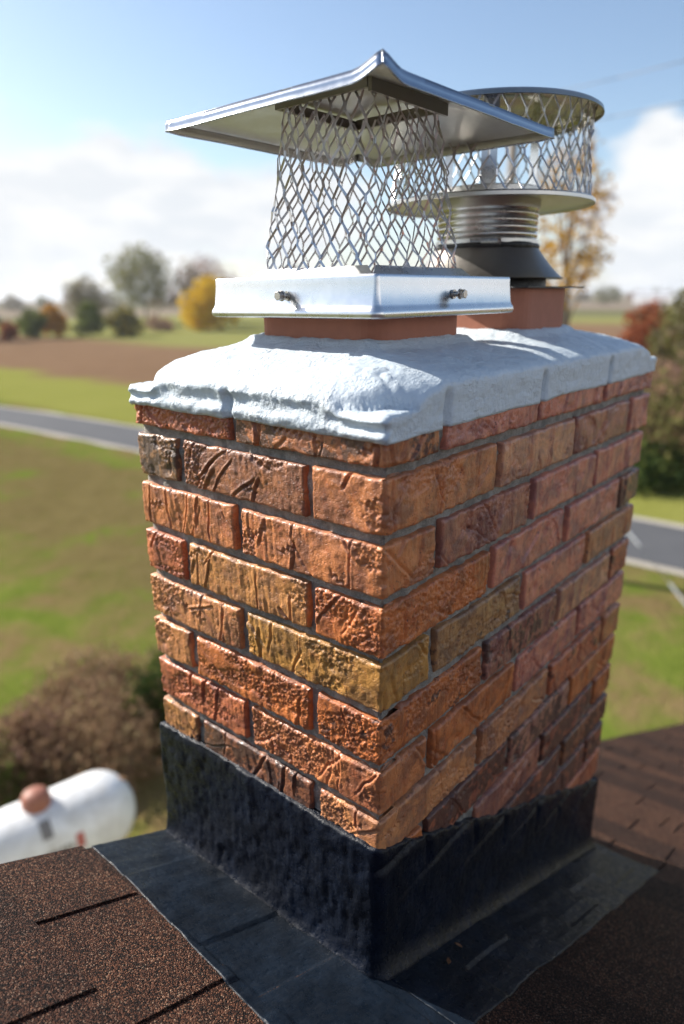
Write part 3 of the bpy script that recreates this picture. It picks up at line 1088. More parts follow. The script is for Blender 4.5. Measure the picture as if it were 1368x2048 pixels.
apron('flashing_apron', (-6 * I_, .012), (-.20, RAKE + .012), (60, 170), edge_left)
apron('flashing_apron', (.0125, B_ + .045), (-4.5 * I_, .012), (210, 44), edge_right)

# wet beads of sealant squeezed out along the seams, too small to pick apart
MAT_BEAD = plain('glossy_sealant', (0.006, 0.009, 0.015), 0.24, 0.2, 200, 0.1, 0.001)
gb_ = random.Random(12)
b = MB()
def bead(x, y, z, r_):
    st = [(0, -1), (.8, -.55), (1, 0), (.75, .6), (.35, .92), (0, 1)]
    b.lathe((x, y, z), [(max(.02, a) * r_ * 1.25, c * r_ * .8) for a, c in st], 8)
for k in range(150):
    y = gb_.uniform(0.0, .40)
    dx_ = abs(gb_.gauss(0, .0025))
    x = -.0205 - dx_ + LEAN_B * zr(0, y)
    bead(x, y - LEAN_A * 0, zr(x, y) + .0045, gb_.uniform(.0006, .0017))
for k in range(0):
    y = gb_.uniform(0.0, .40)
    z = -17.55 * IN
    bead(-.0112 - LEAN_B * z, y + LEAN_A * z, z - gb_.uniform(.0, .006), gb_.uniform(.0008, .0022))
for k in range(0):
    y, z = gb_.uniform(0, .4), -gb_.uniform(.46, .58)
    bead(-.0105 - LEAN_B * z, y, z, gb_.uniform(.0008, .0016))
sb_ = b.build('sealant_beads', MAT_BEAD, chimney, True)
sb_['kind'] = 'stuff'

# ------------------------------------------------------------------ square chimney cap on the near flue
cap = thing('chimney_cowl', 'square stainless chimney cowl with hipped lid and diamond mesh on the near flue', 'chimney cowl', (8.4 * I_, 7.9 * I_, 6.0 * I_))
CM = Vector((-8.4 * I_, -7.9 * I_, -6.0 * I_))


def part(ob, off_=CM):
    ob.location = off_
    return ob


def sweep_rect(name, rect, prof, r, mat, parent, n=5, offs=CM, sides=None):
    """sweeps a profile of (outset, z) round a rounded rectangle"""
    x0, x1, y0, y1 = rect
    loops = [rounded_rect(x0 - o, x1 + o, y0 - o, y1 + o, max(.002, r + o), n) for o, _ in prof]
    m = len(loops[0])
    V = []
    for k in range(m):
        V += [(loops[j][k][0], loops[j][k][1], prof[j][1]) for j in range(len(prof))]
    me = mesh(V, grid_quads(m, len(prof), closed_u=True))
    ob = link(name, me, mat, parent, True)
    ob.modifiers.new('es', 'EDGE_SPLIT').split_angle = math.radians(42)
    ob.location = offs
    return ob


SK = (3.1 * I_, 14.5 * I_, 2.8 * I_, 13.0 * I_)
prof = [(-.004, 5.72 * I_), (.001, 5.66 * I_), (.0048, 5.70 * I_), (.0064, 5.84 * I_), (.0052, 6.0 * I_), (.0030, 6.12 * I_), (.0018, 6.24 * I_),
        (.0004, 6.7 * I_), (-.0006, 7.1 * I_), (-.0006, 7.30 * I_), (-.0010, 7.40 * I_), (-.002, 7.44 * I_), (-.014, 7.46 * I_), (-.034, 7.44 * I_), (-.034, 7.36 * I_), (-.003, 7.38 * I_), (-.0035, 6.3 * I_)]
band = sweep_rect('base_band', SK, prof, .006, MAT_STEEL, cap)
# upright flaps that carry the mesh
fl_b, fl_t = (4.12, 12.18, 3.84, 11.42), (4.45, 11.85, 4.15, 11.1)
zb0, zb1 = 7.42 * I_, 7.82 * I_
def quadplate(mb, a, b_, c, d, th):
    a, b_, c, d = map(Vector, (a, b_, c, d))
    nrm_ = (b_ - a).cross(d - a).normalized() * th
    mb.hexa([a, b_, c, d], [a + nrm_, b_ + nrm_, c + nrm_, d + nrm_])
G_ = .22
for s in range(4):
    bx0, bx1, by0, by1 = [v * I_ for v in fl_b]
    tx0, tx1, ty0, ty1 = [v * I_ for v in fl_t]
    g_ = G_ * I_
    b = MB()
    if s == 0:
        quadplate(b, (bx0, by1, zb0), (bx0, by0, zb0), (tx0, ty0 + g_, zb1), (tx0, ty1 - g_, zb1), .0007)
    elif s == 1:
        quadplate(b, (bx0, by0, zb0), (bx1, by0, zb0), (tx1 - g_, ty0, zb1), (tx0 + g_, ty0, zb1), .0007)
    elif s == 2:
        quadplate(b, (bx1, by0, zb0), (bx1, by1, zb0), (tx1, ty1 - g_, zb1), (tx1, ty0 + g_, zb1), .0007)
    else:
        quadplate(b, (bx1, by1, zb0), (bx0, by1, zb0), (tx0 + g_, ty1, zb1), (tx1 - g_, ty1, zb1), .0007)
    part(b.build('mesh_flap', MAT_STEEL, cap))


def screw(parent, p, d, offs):
    """hex-head screw sticking out of sheet metal along d, with its nut"""
    p, d = Vector(p), Vector(d).normalized()
    b = MB()
    b.tube(p - d * .012, p + d * .010, .0026, n=10)
    for k in range(5):
        b.tube(p + d * (.0012 + .0018 * k), p + d * (.0021 + .0018 * k), .0031, n=10)
    b.tube(p + d * .0015, p + d * .003, .0052, n=14)
    o = b.build('screw', MAT_BOLT, parent)
    o.location = offs
    h = MB()
    h.tube(p + d * .0095, p + d * .0112, .0060, n=16)
    h.tube(p + d * .0112, p + d * .0175, .0053, n=6)
    ho = bevel(h.build('screw_head', MAT_BOLT, o), .0005)
    return o


screw(cap, (SK[0], 7.85 * I_, 6.62 * I_), (-1, 0, .0), CM)
screw(cap, (8.75 * I_, SK[2], 6.62 * I_), (0, -1, 0), CM)


def diamond_mesh(name, loop_fn, n_d, rows_, z0, z1, wid, th, mat, parent, offs, seed=3, jit=.0012):
    """expanded metal wrapped round a closed loop: loop_fn(s, t) -> (x, y) with s in 0..1 round, t in 0..1 up"""
    g = random.Random(seed)
    V, F = [], []
    n_s = 2 * n_d                                   # strands
    for k in range(n_s):
        pts = []
        for j in range(rows_ + 1):
            sgn = 1 if (j + k) % 2 else -1
            t = j / rows_
            du = sgn * 0.5 * (1 - .10)
            hb = .15 / rows_
            if j > 0:
                pts.append((k + du, t - hb))
            if j < rows_:
                pts.append((k + du, t + hb))
        q3 = []
        for u, t in pts:
            s = ((u + .5) / n_s) % 1.0
            jx = g.gauss(0, jit)
            x, y, nx_, ny_ = loop_fn(s, t)
            q3.append((Vector((x + nx_ * jx, y + ny_ * jx, z0 + (z1 - z0) * t + g.gauss(0, jit * .5))), Vector((nx_, ny_, 0))))
        o = len(V)
        m = len(q3)
        for i in range(m):
            pnt, nr = q3[i]
            tan = (q3[min(i + 1, m - 1)][0] - q3[max(i - 1, 0)][0]).normalized()
            sd = nr.cross(tan).normalized()
            tw = (sd + nr * .55).normalized()
            n2 = tan.cross(tw).normalized()
            for a_, c_ in ((-1, -1), (1, -1), (1, 1), (-1, 1)):
                V.append(pnt + tw * (a_ * wid / 2) + n2 * (c_ * th / 2))
        for i in range(m - 1):
            for c_ in range(4):
                c2 = (c_ + 1) % 4
                F.append((o + 4 * i + c_, o + 4 * i + c2, o + 4 * (i + 1) + c2, o + 4 * (i + 1) + c_))
        F.append((o + 3, o + 2, o + 1, o))
        e = o + 4 * (m - 1)
        F.append((e, e + 1, e + 2, e + 3))
    ob = link(name, mesh(V, F), mat, parent, False)
    ob.location = offs
    return ob


MBOT, MTOP = (4.5, 11.8, 4.2, 11.05), (5.25, 10.6, 4.9, 10.0)


def loop_square(s, t):
    """rounded square whose size shrinks upwards; sides bulge a little"""
    x0, x1, y0, y1 = [(a + (c - a) * t) * I_ for a, c in zip(MBOT, MTOP)]
    r = .009
    segs = [('l', x0, y1 - r, x0, y0 + r, -1, 0), ('b', x0 + r, y0, x1 - r, y0, 0, -1), ('r', x1, y0 + r, x1, y1 - r, 1, 0), ('t', x1 - r, y1, x0 + r, y1, 0, 1)]
    cen = [(x0 + r, y0 + r, 180), (x1 - r, y0 + r, 270), (x1 - r, y1 - r, 0), (x0 + r, y1 - r, 90)]
    arc = math.pi / 2 * r
    L = [math.hypot(q[3] - q[1], q[4] - q[2]) for q in segs]
    d = s * (sum(L) + 4 * arc)
    for q, l, c in zip(segs, L, cen):
        if d <= l:
            f = d / l
            bul = .004 * math.sin(math.pi * f) * math.sin(math.pi * t) + .0035 * math.sin(9 * t + 3 * f)
            return q[1] + (q[3] - q[1]) * f + q[5] * bul, q[2] + (q[4] - q[2]) * f + q[6] * bul, q[5], q[6]
        d -= l
        if d <= arc:
            a = math.radians(c[2]) + d / r
            return c[0] + r * math.cos(a), c[1] + r * math.sin(a), math.cos(a), math.sin(a)
        d -= arc
    return x0, y1 - r, -1, 0


diamond_mesh('mesh_screen', loop_square, 27, 10, 7.46 * I_, 15.05 * I_, .0026, .0012, MAT_WIRE, cap, CM)
# channel under the lid that grips the mesh
for s in range(4):
    x0, x1, y0, y1 = [v * I_ for v in (5.05, 10.8, 4.7, 10.2)]
    za, zc = 14.68 * I_, 15.12 * I_
    t_ = .004
    b = MB()
    if s == 0:
        b.box((x0 - .001, y0 + t_, za), (x0 + t_, y1 - t_, zc))
    elif s == 1:
        b.box((x0, y0 - .001, za - .004), (x1, y0 + t_ - .0006, zc - .001))
    elif s == 2:
        b.box((x1 - t_, y0 + t_, za), (x1 + .001, y1 - t_, zc))
    else:
        b.box((x0, y1 - t_ + .0006, za), (x1, y1 + .001, zc - .001))
    part(b.build('mesh_channel', MAT_DARKSTEEL, cap))

# hipped lid with a turned-down rim whose corners are pinched up
LX0, LX1, LY0, LY1 = 1.77 * I_, 15.47 * I_, 1.61 * I_, 13.9 * I_
ZR_, ZH = 14.27 * I_, 13.80 * I_
n_ = 61
gu = np.concatenate([[0, .02, .04, .06, .08, .11, .14], np.linspace(.18, .82, n_ - 14), [.86, .89, .92, .94, .96, .98, 1]])
Xg, Yg = np.meshgrid(LX0 + (LX1 - LX0) * gu, LY0 + (LY1 - LY0) * gu, indexing='ij')
ex = np.minimum(Xg - LX0, LX1 - Xg)
ey = np.minimum(Yg - LY0, LY1 - Yg)
e = np.minimum(ex, ey)
def pinch(x, y):
    v = 0
    for cx_, cy_, am, rd in ((LX0, LY0, .44, 1.25), (LX1, LY1, .55, 1.35), (LX0, LY1, .05, .8), (LX1, LY0, .05, .8)):
        v = v + am * I_ * np.clip(1.0 - np.sqrt((x - cx_) ** 2 + (y - cy_) ** 2 + .000012) / (rd * I_), 0, 1) ** 1.35
    return v
soft = -np.log(np.exp(-ex * 90) + np.exp(-ey * 90)) / 90
Zg = ZR_ + .27 * np.clip(np.minimum(e, .145), 0, None) + pinch(Xg, Yg) + (fbm(Xg * 14, Yg * 14, 3, 3) - .5) * .006 * sst(e, 0, .03)
perl = [(i, 0) for i in range(n_)] + [(n_ - 1, j) for j in range(1, n_)] + [(i, n_ - 1) for i in range(n_ - 2, -1, -1)] + [(0, j) for j in range(n_ - 2, 0, -1)]
idx = np.array([i * n_ + j for i, j in perl])
top = np.stack([Xg, Yg, Zg], -1).reshape(-1, 3)
pt = top[idx]
outn = np.array([((-1 if i == 0 else 1 if i == n_ - 1 else 0), (-1 if j == 0 else 1 if j == n_ - 1 else 0)) for i, j in perl], float)
V = [top]
Q = [grid_quads(n_, n_)]
off, prev = n_ * n_, idx
hem = pinch(pt[:, 0], pt[:, 1]) * .85
wav = (fbm(pt[:, 0] * 11 + pt[:, 1] * 7, pt[:, 1] * 9, 5, 3) - .5) * .002
for o_, z_ in ((.0008, None), (.0014, .93), (.0016, .5), (.0018, .12), (.0026, .04), (.0022, -.04), (.0004, .04)):
    z = pt[:, 2] - .0006 if z_ is None else ZH + hem * 1.25 + wav + z_ * (ZR_ - ZH)
    ring = np.stack([pt[:, 0] + outn[:, 0] * o_, pt[:, 1] + outn[:, 1] * o_, z], -1)
    cur = off + np.arange(len(perl))
    V.append(ring)
    Q.append(np.stack([np.roll(prev, -1), prev, cur, np.roll(cur, -1)], -1))
    prev, off = cur, off + len(perl)
lid = link('lid', qmesh(np.concatenate(V), np.concatenate(Q)), MAT_LID, cap)
lid.modifiers.new('es', 'EDGE_SPLIT').split_angle = math.radians(48)
lid.data.materials.append(MAT_UNDER)
sm_ = lid.modifiers.new('solid', 'SOLIDIFY')
sm_.thickness = .0012
sm_.material_offset = 1
sm_.material_offset_rim = 0
lid.location = CM

# ------------------------------------------------------------------ round cap with liner on the far flue
RC = (20.7 * I_, 7.9 * I_)
cap2 = thing('chimney_cowl', 'round stainless chimney cowl on a ribbed liner pipe at the far flue', 'chimney cowl', (RC[0], RC[1], 7.0 * I_))
C2 = Vector((-RC[0], -RC[1], -7.0 * I_))
cc = (RC[0], RC[1], 0)


def lathe_part(name, prof, mat, parent=cap2, n=96, close=False):
    b = MB()
    b.lathe(cc, [(r * I_, z * I_) for r, z in prof], n, close)
    ob = link(name, mesh(b.v, b.f), mat, parent, True)
    ob.modifiers.new('es', 'EDGE_SPLIT').split_angle = math.radians(40)
    if parent is cap2:
        ob.location = C2
    return ob


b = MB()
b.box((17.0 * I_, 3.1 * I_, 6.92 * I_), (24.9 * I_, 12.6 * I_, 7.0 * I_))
part(b.build('top_plate', MAT_SEAL_SHADE, cap2), C2)  # plate coloured black to stand for the shade under the collar
lathe_part('storm_collar', [(3.02, 9.30), (3.12, 9.28), (3.5, 8.75), (4.0, 8.15), (4.55, 7.60), (4.72, 7.50), (4.70, 7.46), (4.50, 7.52), (3.9, 8.1), (3.3, 8.8)], MAT_DARKSTEEL)
pr_ = []
for k in range(241):
    z = 7.0 + 4.55 * k / 240
    pr_.append((2.97 + .085 * (0.5 + .5 * math.sin(z * 2 * math.pi / .38)) ** 0.6 if z > 9.2 else 2.95, z))
lathe_part('liner_pipe', pr_, MAT_LINER, n=72)
lathe_part('pipe_collar', [(2.92, 11.42), (3.10, 11.42), (3.12, 11.9), (3.06, 11.95), (3.06, 12.55), (3.0, 12.6), (2.9, 12.55), (2.9, 11.45)], MAT_STEEL_DULL)
lathe_part('collar_gap_shade', [(2.9, 7.0), (3.75, 7.0), (3.7, 7.75), (3.2, 8.35), (2.9, 8.4)], MAT_SEAL_SHADE)  # dark sleeve added to paint the shaded gap beneath the collar
# bead of black caulk where the collar meets the pipe
b = MB()
nseg = 120
for k in range(nseg):
    a = 2 * math.pi * k / nseg
    for q in range(8):
        t = 2 * math.pi * q / 8
        w = .10 + .07 * float(vn(np.array([k * .31]), np.array([2.0]), 3)[0])
        r = (3.10 + w * math.cos(t)) * I_
        b.v.append((cc[0] + r * math.cos(a), cc[1] + r * math.sin(a), (9.34 + w * 1.25 * math.sin(t)) * I_))
for k in range(nseg):
    for q in range(8):
        b.f.append((k * 8 + q, ((k + 1) % nseg) * 8 + q, ((k + 1) % nseg) * 8 + (q + 1) % 8, k * 8 + (q + 1) % 8))
part(link('caulk_bead', mesh(b.v, b.f), MAT_SEAL_SHADE, cap2, True), C2)
lathe_part('base_ring', [(3.0, 11.98), (3.3, 12.0), (4.2, 11.92), (4.6, 11.98), (5.3, 11.88), (5.9, 11.84), (6.10, 11.88), (6.20, 11.80), (6.20, 11.62), (6.15, 11.60), (6.12, 11.76), (5.9, 11.78), (5.3, 11.80), (4.6, 11.90), (4.2, 11.84), (3.3, 11.92), (3.0, 11.90)], MAT_STEEL_DULL)
lathe_part('lid', [(0.0, 17.25), (.8, 17.2), (.9, 17.12), (2.2, 17.02), (3.6, 16.86), (3.75, 16.92), (4.0, 16.84), (5.2, 16.70), (5.4, 16.74), (5.6, 16.66), (6.05, 16.60), (6.2, 16.50), (6.24, 16.30), (6.17, 16.28), (6.12, 16.46), (5.6, 16.58), (5.4, 16.66), (5.2, 16.62), (4.0, 16.76), (3.75, 16.84), (3.6, 16.78), (2.2, 16.94), (0, 17.1)], MAT_ROUNDLID)


def loop_round(s, t):
    a = -2 * math.pi * s
    r = (5.72 + .12 * math.cos(t * 5) + .05 * math.sin(3 * a)) * I_
    return cc[0] + r * math.cos(a), cc[1] + r * math.sin(a), math.cos(a), math.sin(a)


diamond_mesh('mesh_screen', loop_round, 38, 5, 11.80 * I_, 16.62 * I_, .0025, .0012, MAT_WIRE, cap2, C2, 8)
for q in range(3):
    a = math.radians(208 + 120 * q)
    t = Vector((-math.sin(a), math.cos(a), 0))
    c0 = Vector((cc[0] + 2.95 * I_ * math.cos(a), cc[1] + 2.95 * I_ * math.sin(a), 0))
    nrm_ = Vector((math.cos(a), math.sin(a), 0)) * .0012
    w = .011
    b = MB()
    za, zc = 11.6 * I_, 16.86 * I_
    b.hexa([c0 - t * w + Vector((0, 0, za)), c0 + t * w + Vector((0, 0, za)), c0 + t * w + nrm_ + Vector((0, 0, za)), c0 - t * w + nrm_ + Vector((0, 0, za))],
           [c0 - t * w + Vector((0, 0, zc)), c0 + t * w + Vector((0, 0, zc)), c0 + t * w + nrm_ + Vector((0, 0, zc)), c0 - t * w + nrm_ + Vector((0, 0, zc))])
    part(b.build('lid_strap', MAT_STEEL, cap2), C2)
a = math.radians(212)
pc = Vector((cc[0] + 3.2 * I_ * math.cos(a), cc[1] + 3.2 * I_ * math.sin(a), 9.55 * I_))
tn = Vector((-math.sin(a), math.cos(a), 0))
b = MB()
b.tube(pc - tn * .012, pc + tn * .012, .0048, n=10)
b.tube(pc + tn * .012, pc + tn * .017, .0062, n=6)
b.tube(pc - tn * .028, pc - tn * .012, .003, n=8)
part(b.build('clamp_screw', MAT_BOLT, cap2), C2)
lathe_part('clamp_band', [(3.06, 9.47), (3.11, 9.47), (3.11, 9.70), (3.06, 9.70)], MAT_STEEL_DULL, close=True)

# ------------------------------------------------------------------ propane tank in the yard
tc = Vector((1.77, 6.68, GZ + .86))
td = Vector((1.538, -.286, 0)).normalized()
tn = Vector((-td.y, td.x, 0))
tank = thing('propane_tank', 'long white propane tank with reddish brown dome lid in the yard below', 'propane tank', (tc.x, tc.y, GZ))
TO = Vector((-tc.x, -tc.y, -GZ))
b = MB()
prof, Lh, Rr = [], 1.06, .475
for k in range(13):
    q = math.pi / 2 * k / 12
    prof.append((-Lh - Rr * .92 * math.cos(q), Rr * math.sin(q)))
for k in range(12, -1, -1):
    q = math.pi / 2 * k / 12
    prof.append((Lh + Rr * .92 * math.cos(q), Rr * math.sin(q)))
n = 40
for s, r in prof:
    for k in range(n):
        a = 2 * math.pi * k / n
        b.v.append(tuple(tc + td * s + tn * (r * math.cos(a)) + Vector((0, 0, r * math.sin(a)))))
b.f = [tuple(q) for q in grid_quads(len(prof), n)] + [(i * n + n - 1, (i + 1) * n + n - 1, (i + 1) * n, i * n) for i in range(len(prof) - 1)]
part(link('body', mesh(b.v, b.f), MAT_TANK, tank, True), TO)
for s_ in (-.92, .92):
    q = tc + td * s_
    b = MB()
    b.tube(q - td * .012, q + td * .012, Rr + .006, n=40, caps=False)
    part(b.build('weld_seam', MAT_TANK, tank, True), TO)
b = MB()
dc = tc + td * .40
dm = [(.0, .20), (.05, .197), (.10, .182), (.135, .155), (.155, .115), (.163, .07), (.163, -.04)]
b.lathe((dc.x, dc.y, tc.z + Rr - .02), dm, 28)
part(link('dome_lid', mesh(b.v, b.f), MAT_RUST, tank, True), TO)
for s in (-.75, .75):
    for w in (-.22, .22):
        q = tc + td * s + tn * w
        b = MB()
        b.box((q.x - .05, q.y - .05, GZ - .02), (q.x + .05, q.y + .05, GZ + .52))
        part(b.build('leg', MAT_DARKSTEEL, tank), TO)
    q = tc + td * s
    b = MB()
    b.box((q.x - .28, q.y - .40, GZ - .05), (q.x + .28, q.y + .40, GZ + .07))
    part(b.build('footing', MAT_SIDING, tank), TO)
# faded printing on the side towards the house, too blurred in the photograph to read
def tank_patch(s0, s1, a0, a1):
    V, F = [], []
    m = 8
    for i in range(m + 1):
        a = math.radians(a0 + (a1 - a0) * i / m)
        for s in (s0, s1):
            V.append(tc + td * s + tn * ((Rr + .003) * math.cos(a)) + Vector((0, 0, (Rr + .003) * math.sin(a))))
    for i in range(m):
        F.append((2 * i, 2 * i + 1, 2 * i + 3, 2 * i + 2))
    return V, F
gp = random.Random(4)
b = MB()
s = -.28
while s < .62:
    w = gp.uniform(.02, .055)
    b.add(*tank_patch(s, s + w, 164 + gp.uniform(0, 2), 175 + gp.uniform(-3, 2)))
    s += w + gp.uniform(.014, .03)
part(b.build('faded_print', plain('faded_black_print', (0.20, 0.19, 0.18), .6), tank), TO)
b = MB()
b.add(*tank_patch(.66, .75, 157, 178))
part(b.build('red_mark', plain('faded_red_mark', (0.42, 0.12, 0.10), .6), tank), TO)
b = MB()
b.add(*tank_patch(.05, .45, 183, 188))
part(b.build('red_mark', plain('faded_red_print', (0.42, 0.12, 0.10), .6), tank), TO)
b = MB()
b.add(*tank_patch(.33, .45, 122, 148))
part(b.build('dark_stain', plain('grime', (0.20, 0.19, 0.185), .8), tank), TO)
q = tc + td * (Lh + .33)
b = MB()
b.tube(q + Vector((0, 0, .30)), q + Vector((0, 0, .312)) + td * .012, .055, n=14)
part(b.build('rust_spot', plain('rust', (0.38, 0.20, 0.09), .8), tank), TO)

# ------------------------------------------------------------------ trees, shrubs
def leaf_cloud(rng, centres, radii, n, size, flat=1.0):
    """n small leaf quads scattered through clumps"""
    centres, radii = np.asarray(centres), np.asarray(radii)
    vol = radii[:, 0] * radii[:, 1] * radii[:, 2]
    pick = rng.choice(len(centres), n, p=vol / vol.sum())
    d = rng.normal(size=(n, 3))
    d /= np.linalg.norm(d, axis=1)[:, None]
    rad = rng.random(n) ** 0.45
    pnt = centres[pick] + d * rad[:, None] * radii[pick]
    a = rng.normal(size=(n, 3))
    a[:, 2] *= flat
    a /= np.linalg.norm(a, axis=1)[:, None]
    c = np.cross(a, rng.normal(size=(n, 3)))
    c /= np.linalg.norm(c, axis=1)[:, None]
    s = size * rng.uniform(.6, 1.35, n)[:, None]
    V = np.stack([pnt - a * s - c * s * .55, pnt + a * s * .2 - c * s * .7, pnt + a * s + c * s * .55, pnt - a * s * .2 + c * s * .7], 1)
    return V.reshape(-1, 3), np.arange(4 * n).reshape(-1, 4)


FOL = {}


def fol(name, a, b_):
    if name not in FOL:
        FOL[name] = foliage(name, a, b_)
    return FOL[name]


YEL = fol('golden_leaves', (0.48, 0.31, 0.020), (0.72, 0.50, 0.04))
YEL2 = fol('amber_gold_leaves', (0.42, 0.22, 0.03), (0.62, 0.40, 0.07))
ORG = fol('amber_leaves', (0.36, 0.16, 0.02), (0.55, 0.30, 0.04))
OLV = fol('olive_leaves', (0.10, 0.105, 0.035), (0.21, 0.19, 0.07))
OLV2 = fol('pale_olive_leaves', (0.14, 0.15, 0.055), (0.26, 0.25, 0.10))
GRY = fol('thin_grey_leaves', (0.16, 0.14, 0.10), (0.26, 0.22, 0.15))
GRN = fol('green_leaves', (0.075, 0.105, 0.022), (0.17, 0.19, 0.05))
DKG = fol('dark_green_leaves', (0.020, 0.040, 0.012), (0.060, 0.085, 0.028))
REDL = fol('russet_leaves', (0.20, 0.055, 0.028), (0.36, 0.13, 0.06))
MAU = fol('mauve_twigs', (0.20, 0.12, 0.09), (0.32, 0.20, 0.15))
DRY = fol('dry_brown_leaves', (0.150, 0.090, 0.054), (0.36, 0.235, 0.145))
TANL = fol('dry_tan_stems', (0.22, 0.16, 0.08), (0.40, 0.31, 0.18))


def tree(name, label, cat, x, y, h, w, mats, n=2600, leaf=.3, clear=.18, clumps=16, trunk_r=None, group=None, seed=0, shape=1.0, limbs=7):
    rng = np.random.default_rng(seed + 50)
    root = thing(name, label, cat, (x, y, GZ), group)
    tr = trunk_r or h * .016
    b = MB()
    p0 = Vector((0, 0, -.1))
    top_ = Vector((rng.normal() * .03 * h, rng.normal() * .03 * h, h * .62))
    mid = p0.lerp(top_, .5) + Vector((rng.normal() * .02 * h, rng.normal() * .02 * h, 0))
    b.tube(p0, mid, tr, tr * .72, 9)
    b.tube(mid, top_, tr * .72, tr * .3, 8)
    b.build('trunk', MAT_BARK, root)
    cen, rad = [], []
    lb = MB()
    for k in range(clumps):
        t = (k + .5) / clumps
        zz = h * (clear + (1 - clear) * (.10 + .86 * t))
        prof_ = (math.sin(math.pi * min(1, (.16 + .84 * t) ** shape)) ** .7)
        a = k * 2.4 + rng.random()
        rr_ = w * .5 * prof_ * (0.25 + .60 * rng.random() ** .5)
        c = np.array([rr_ * math.cos(a), rr_ * math.sin(a), zz])
        s = w * (.17 + .13 * rng.random()) * (.55 + .55 * prof_)
        cen.append(c)
        rad.append((s, s, s * .9))
        if k < limbs * 2 and k % 2 == 0:
            st = p0.lerp(top_, .35 + .6 * t)
            lb.tube(st, Vector(c), tr * .34, tr * .08, 6)
    if lb.v:
        lb.build('limb', MAT_BARK, root)
    m = mats if isinstance(mats, (list, tuple)) else [mats]
    for i, mt in enumerate(m):
        share = n if i == 0 else n // 4
        V, F = leaf_cloud(rng, cen, rad, share, leaf)
        link('crown', qmesh(V, F), mt, root, False)
    return root


def shrub(name, label, x, y, h, w, mats, n=2600, leaf=.05, seed=0, group=None, stems=9, cat='shrub'):
    rng = np.random.default_rng(seed + 900)
    root = thing(name, label, cat, (x, y, GZ), group)
    b = MB()
    cen, rad = [], []
    for k in range(stems):
        a = k * 2.4 + rng.random()
        r = w * .42 * math.sqrt((k + .3) / stems)
        q = np.array([r * math.cos(a), r * math.sin(a), h * rng.uniform(.38, .78) * (1 - .35 * r / (w * .5))])
        b.tube((q[0] * .25, q[1] * .25, -.05), tuple(q), .014 * h, .004 * h, 5)
        cen.append(q)
        s = w * rng.uniform(.16, .26)
        rad.append((s, s, h * rng.uniform(.20, .30)))
        cen.append(q * np.array([1, 1, .45]))
        rad.append((s, s, h * .24))
    b.build('stem', MAT_BARK, root)
    m = mats if isinstance(mats, (list, tuple)) else [mats]
    for i, mt in enumerate(m):
        V, F = leaf_cloud(rng, cen, rad, n if i == 0 else n // 3, leaf, 1.8)
        V[:, 2] = np.maximum(V[:, 2], .01)
        link('crown', qmesh(V, F), mt, root, False)
    return root


# left horizon
tree('maple_tree', 'bright golden yellow round tree at the far edge of the hay field', 'tree', 101, 125, 11.2, 12.5, YEL, 3600, .42, .06, 20, seed=1, shape=.8)
tree('bare_tree', 'tall mauve brown bare crowned tree rising behind the golden yellow tree', 'tree', 128, 160, 17, 17, MAU, 1900, .35, .35, 18, seed=2)
tree('shade_tree', 'tallest olive grey tree on the horizon with a thin leafy crown', 'tree', 112, 166, 20, 17, [OLV2, GRY], 2400, .42, .25, 22, seed=3)
tree('shade_tree', 'thin grey tree between the tallest olive tree and the golden tree', 'tree', 121, 158, 15.5, 11, GRY, 900, .35, .3, 14, seed=4)
tree('shade_tree', 'low wide dark grey tree beside the foot of the tallest olive tree', 'tree', 103, 180, 12, 13, [GRY, OLV], 1700, .38, .12, 14, seed=5)
tree('shade_tree', 'faint grey distant tree seen behind the square cowl mesh', 'tree', 175, 170, 17, 12, GRY, 900, .4, .3, 12, seed=6)
tree('young_tree', 'small amber orange tree in the low row of young trees', 'tree', 66, 128, 6.0, 5.2, ORG, 1500, .28, .05, 12, seed=7, shape=.8)
tree('young_tree', 'small green tree between the amber tree and the yellow green tree', 'tree', 70, 122, 6.4, 5.6, GRN, 1500, .28, .05, 12, seed=8)
tree('young_tree', 'yellow green bushy tree at the end of the low row nearest the tall trees', 'tree', 76, 119, 5.2, 7.0, [OLV, YEL], 1700, .28, .02, 12, seed=9)
tree('young_tree', 'olive green tree between the amber tree and the red orange tree', 'tree', 62, 128, 5.4, 5.0, GRN, 1300, .28, .04, 12, seed=10)
tree('young_tree', 'tiny red orange tree beside the dark evergreen in the low row', 'tree', 55, 122, 3.6, 3.2, REDL, 1000, .22, .02, 9, seed=11)
tree('evergreen_tree', 'dark evergreen tree next to the tiny red orange tree', 'tree', 54, 130, 7.6, 6.0, DKG, 2000, .26, .02, 14, seed=12, shape=.6)
shrub('bush', 'dusty pink shrub at the foot of the trees beside the golden yellow tree', 92, 131, 4.2, 7, MAU, 1100, .2, 13)
# line of far hedgerow trees on the horizon
hr = random.Random(3)
for k in range(16):
    d = hr.uniform(420, 760)
    az = math.radians(40.7 + (24.5 - 2.2 * k if k < 9 else -13 - 1.9 * (k - 9)))
    tag_ = ['leftmost', 'second from left'][k] if k < 2 else None
    tree('hedgerow_tree', 'small hazy tree in the distant hedgerow line on the horizon', 'tree', d * math.cos(az), d * math.sin(az), hr.uniform(6, 11), hr.uniform(12, 26),
         [GRY, OLV, MAU][k % 3], 420, .8, .02, 9, seed=30 + k, group='hedgerow trees along the far horizon', limbs=0)
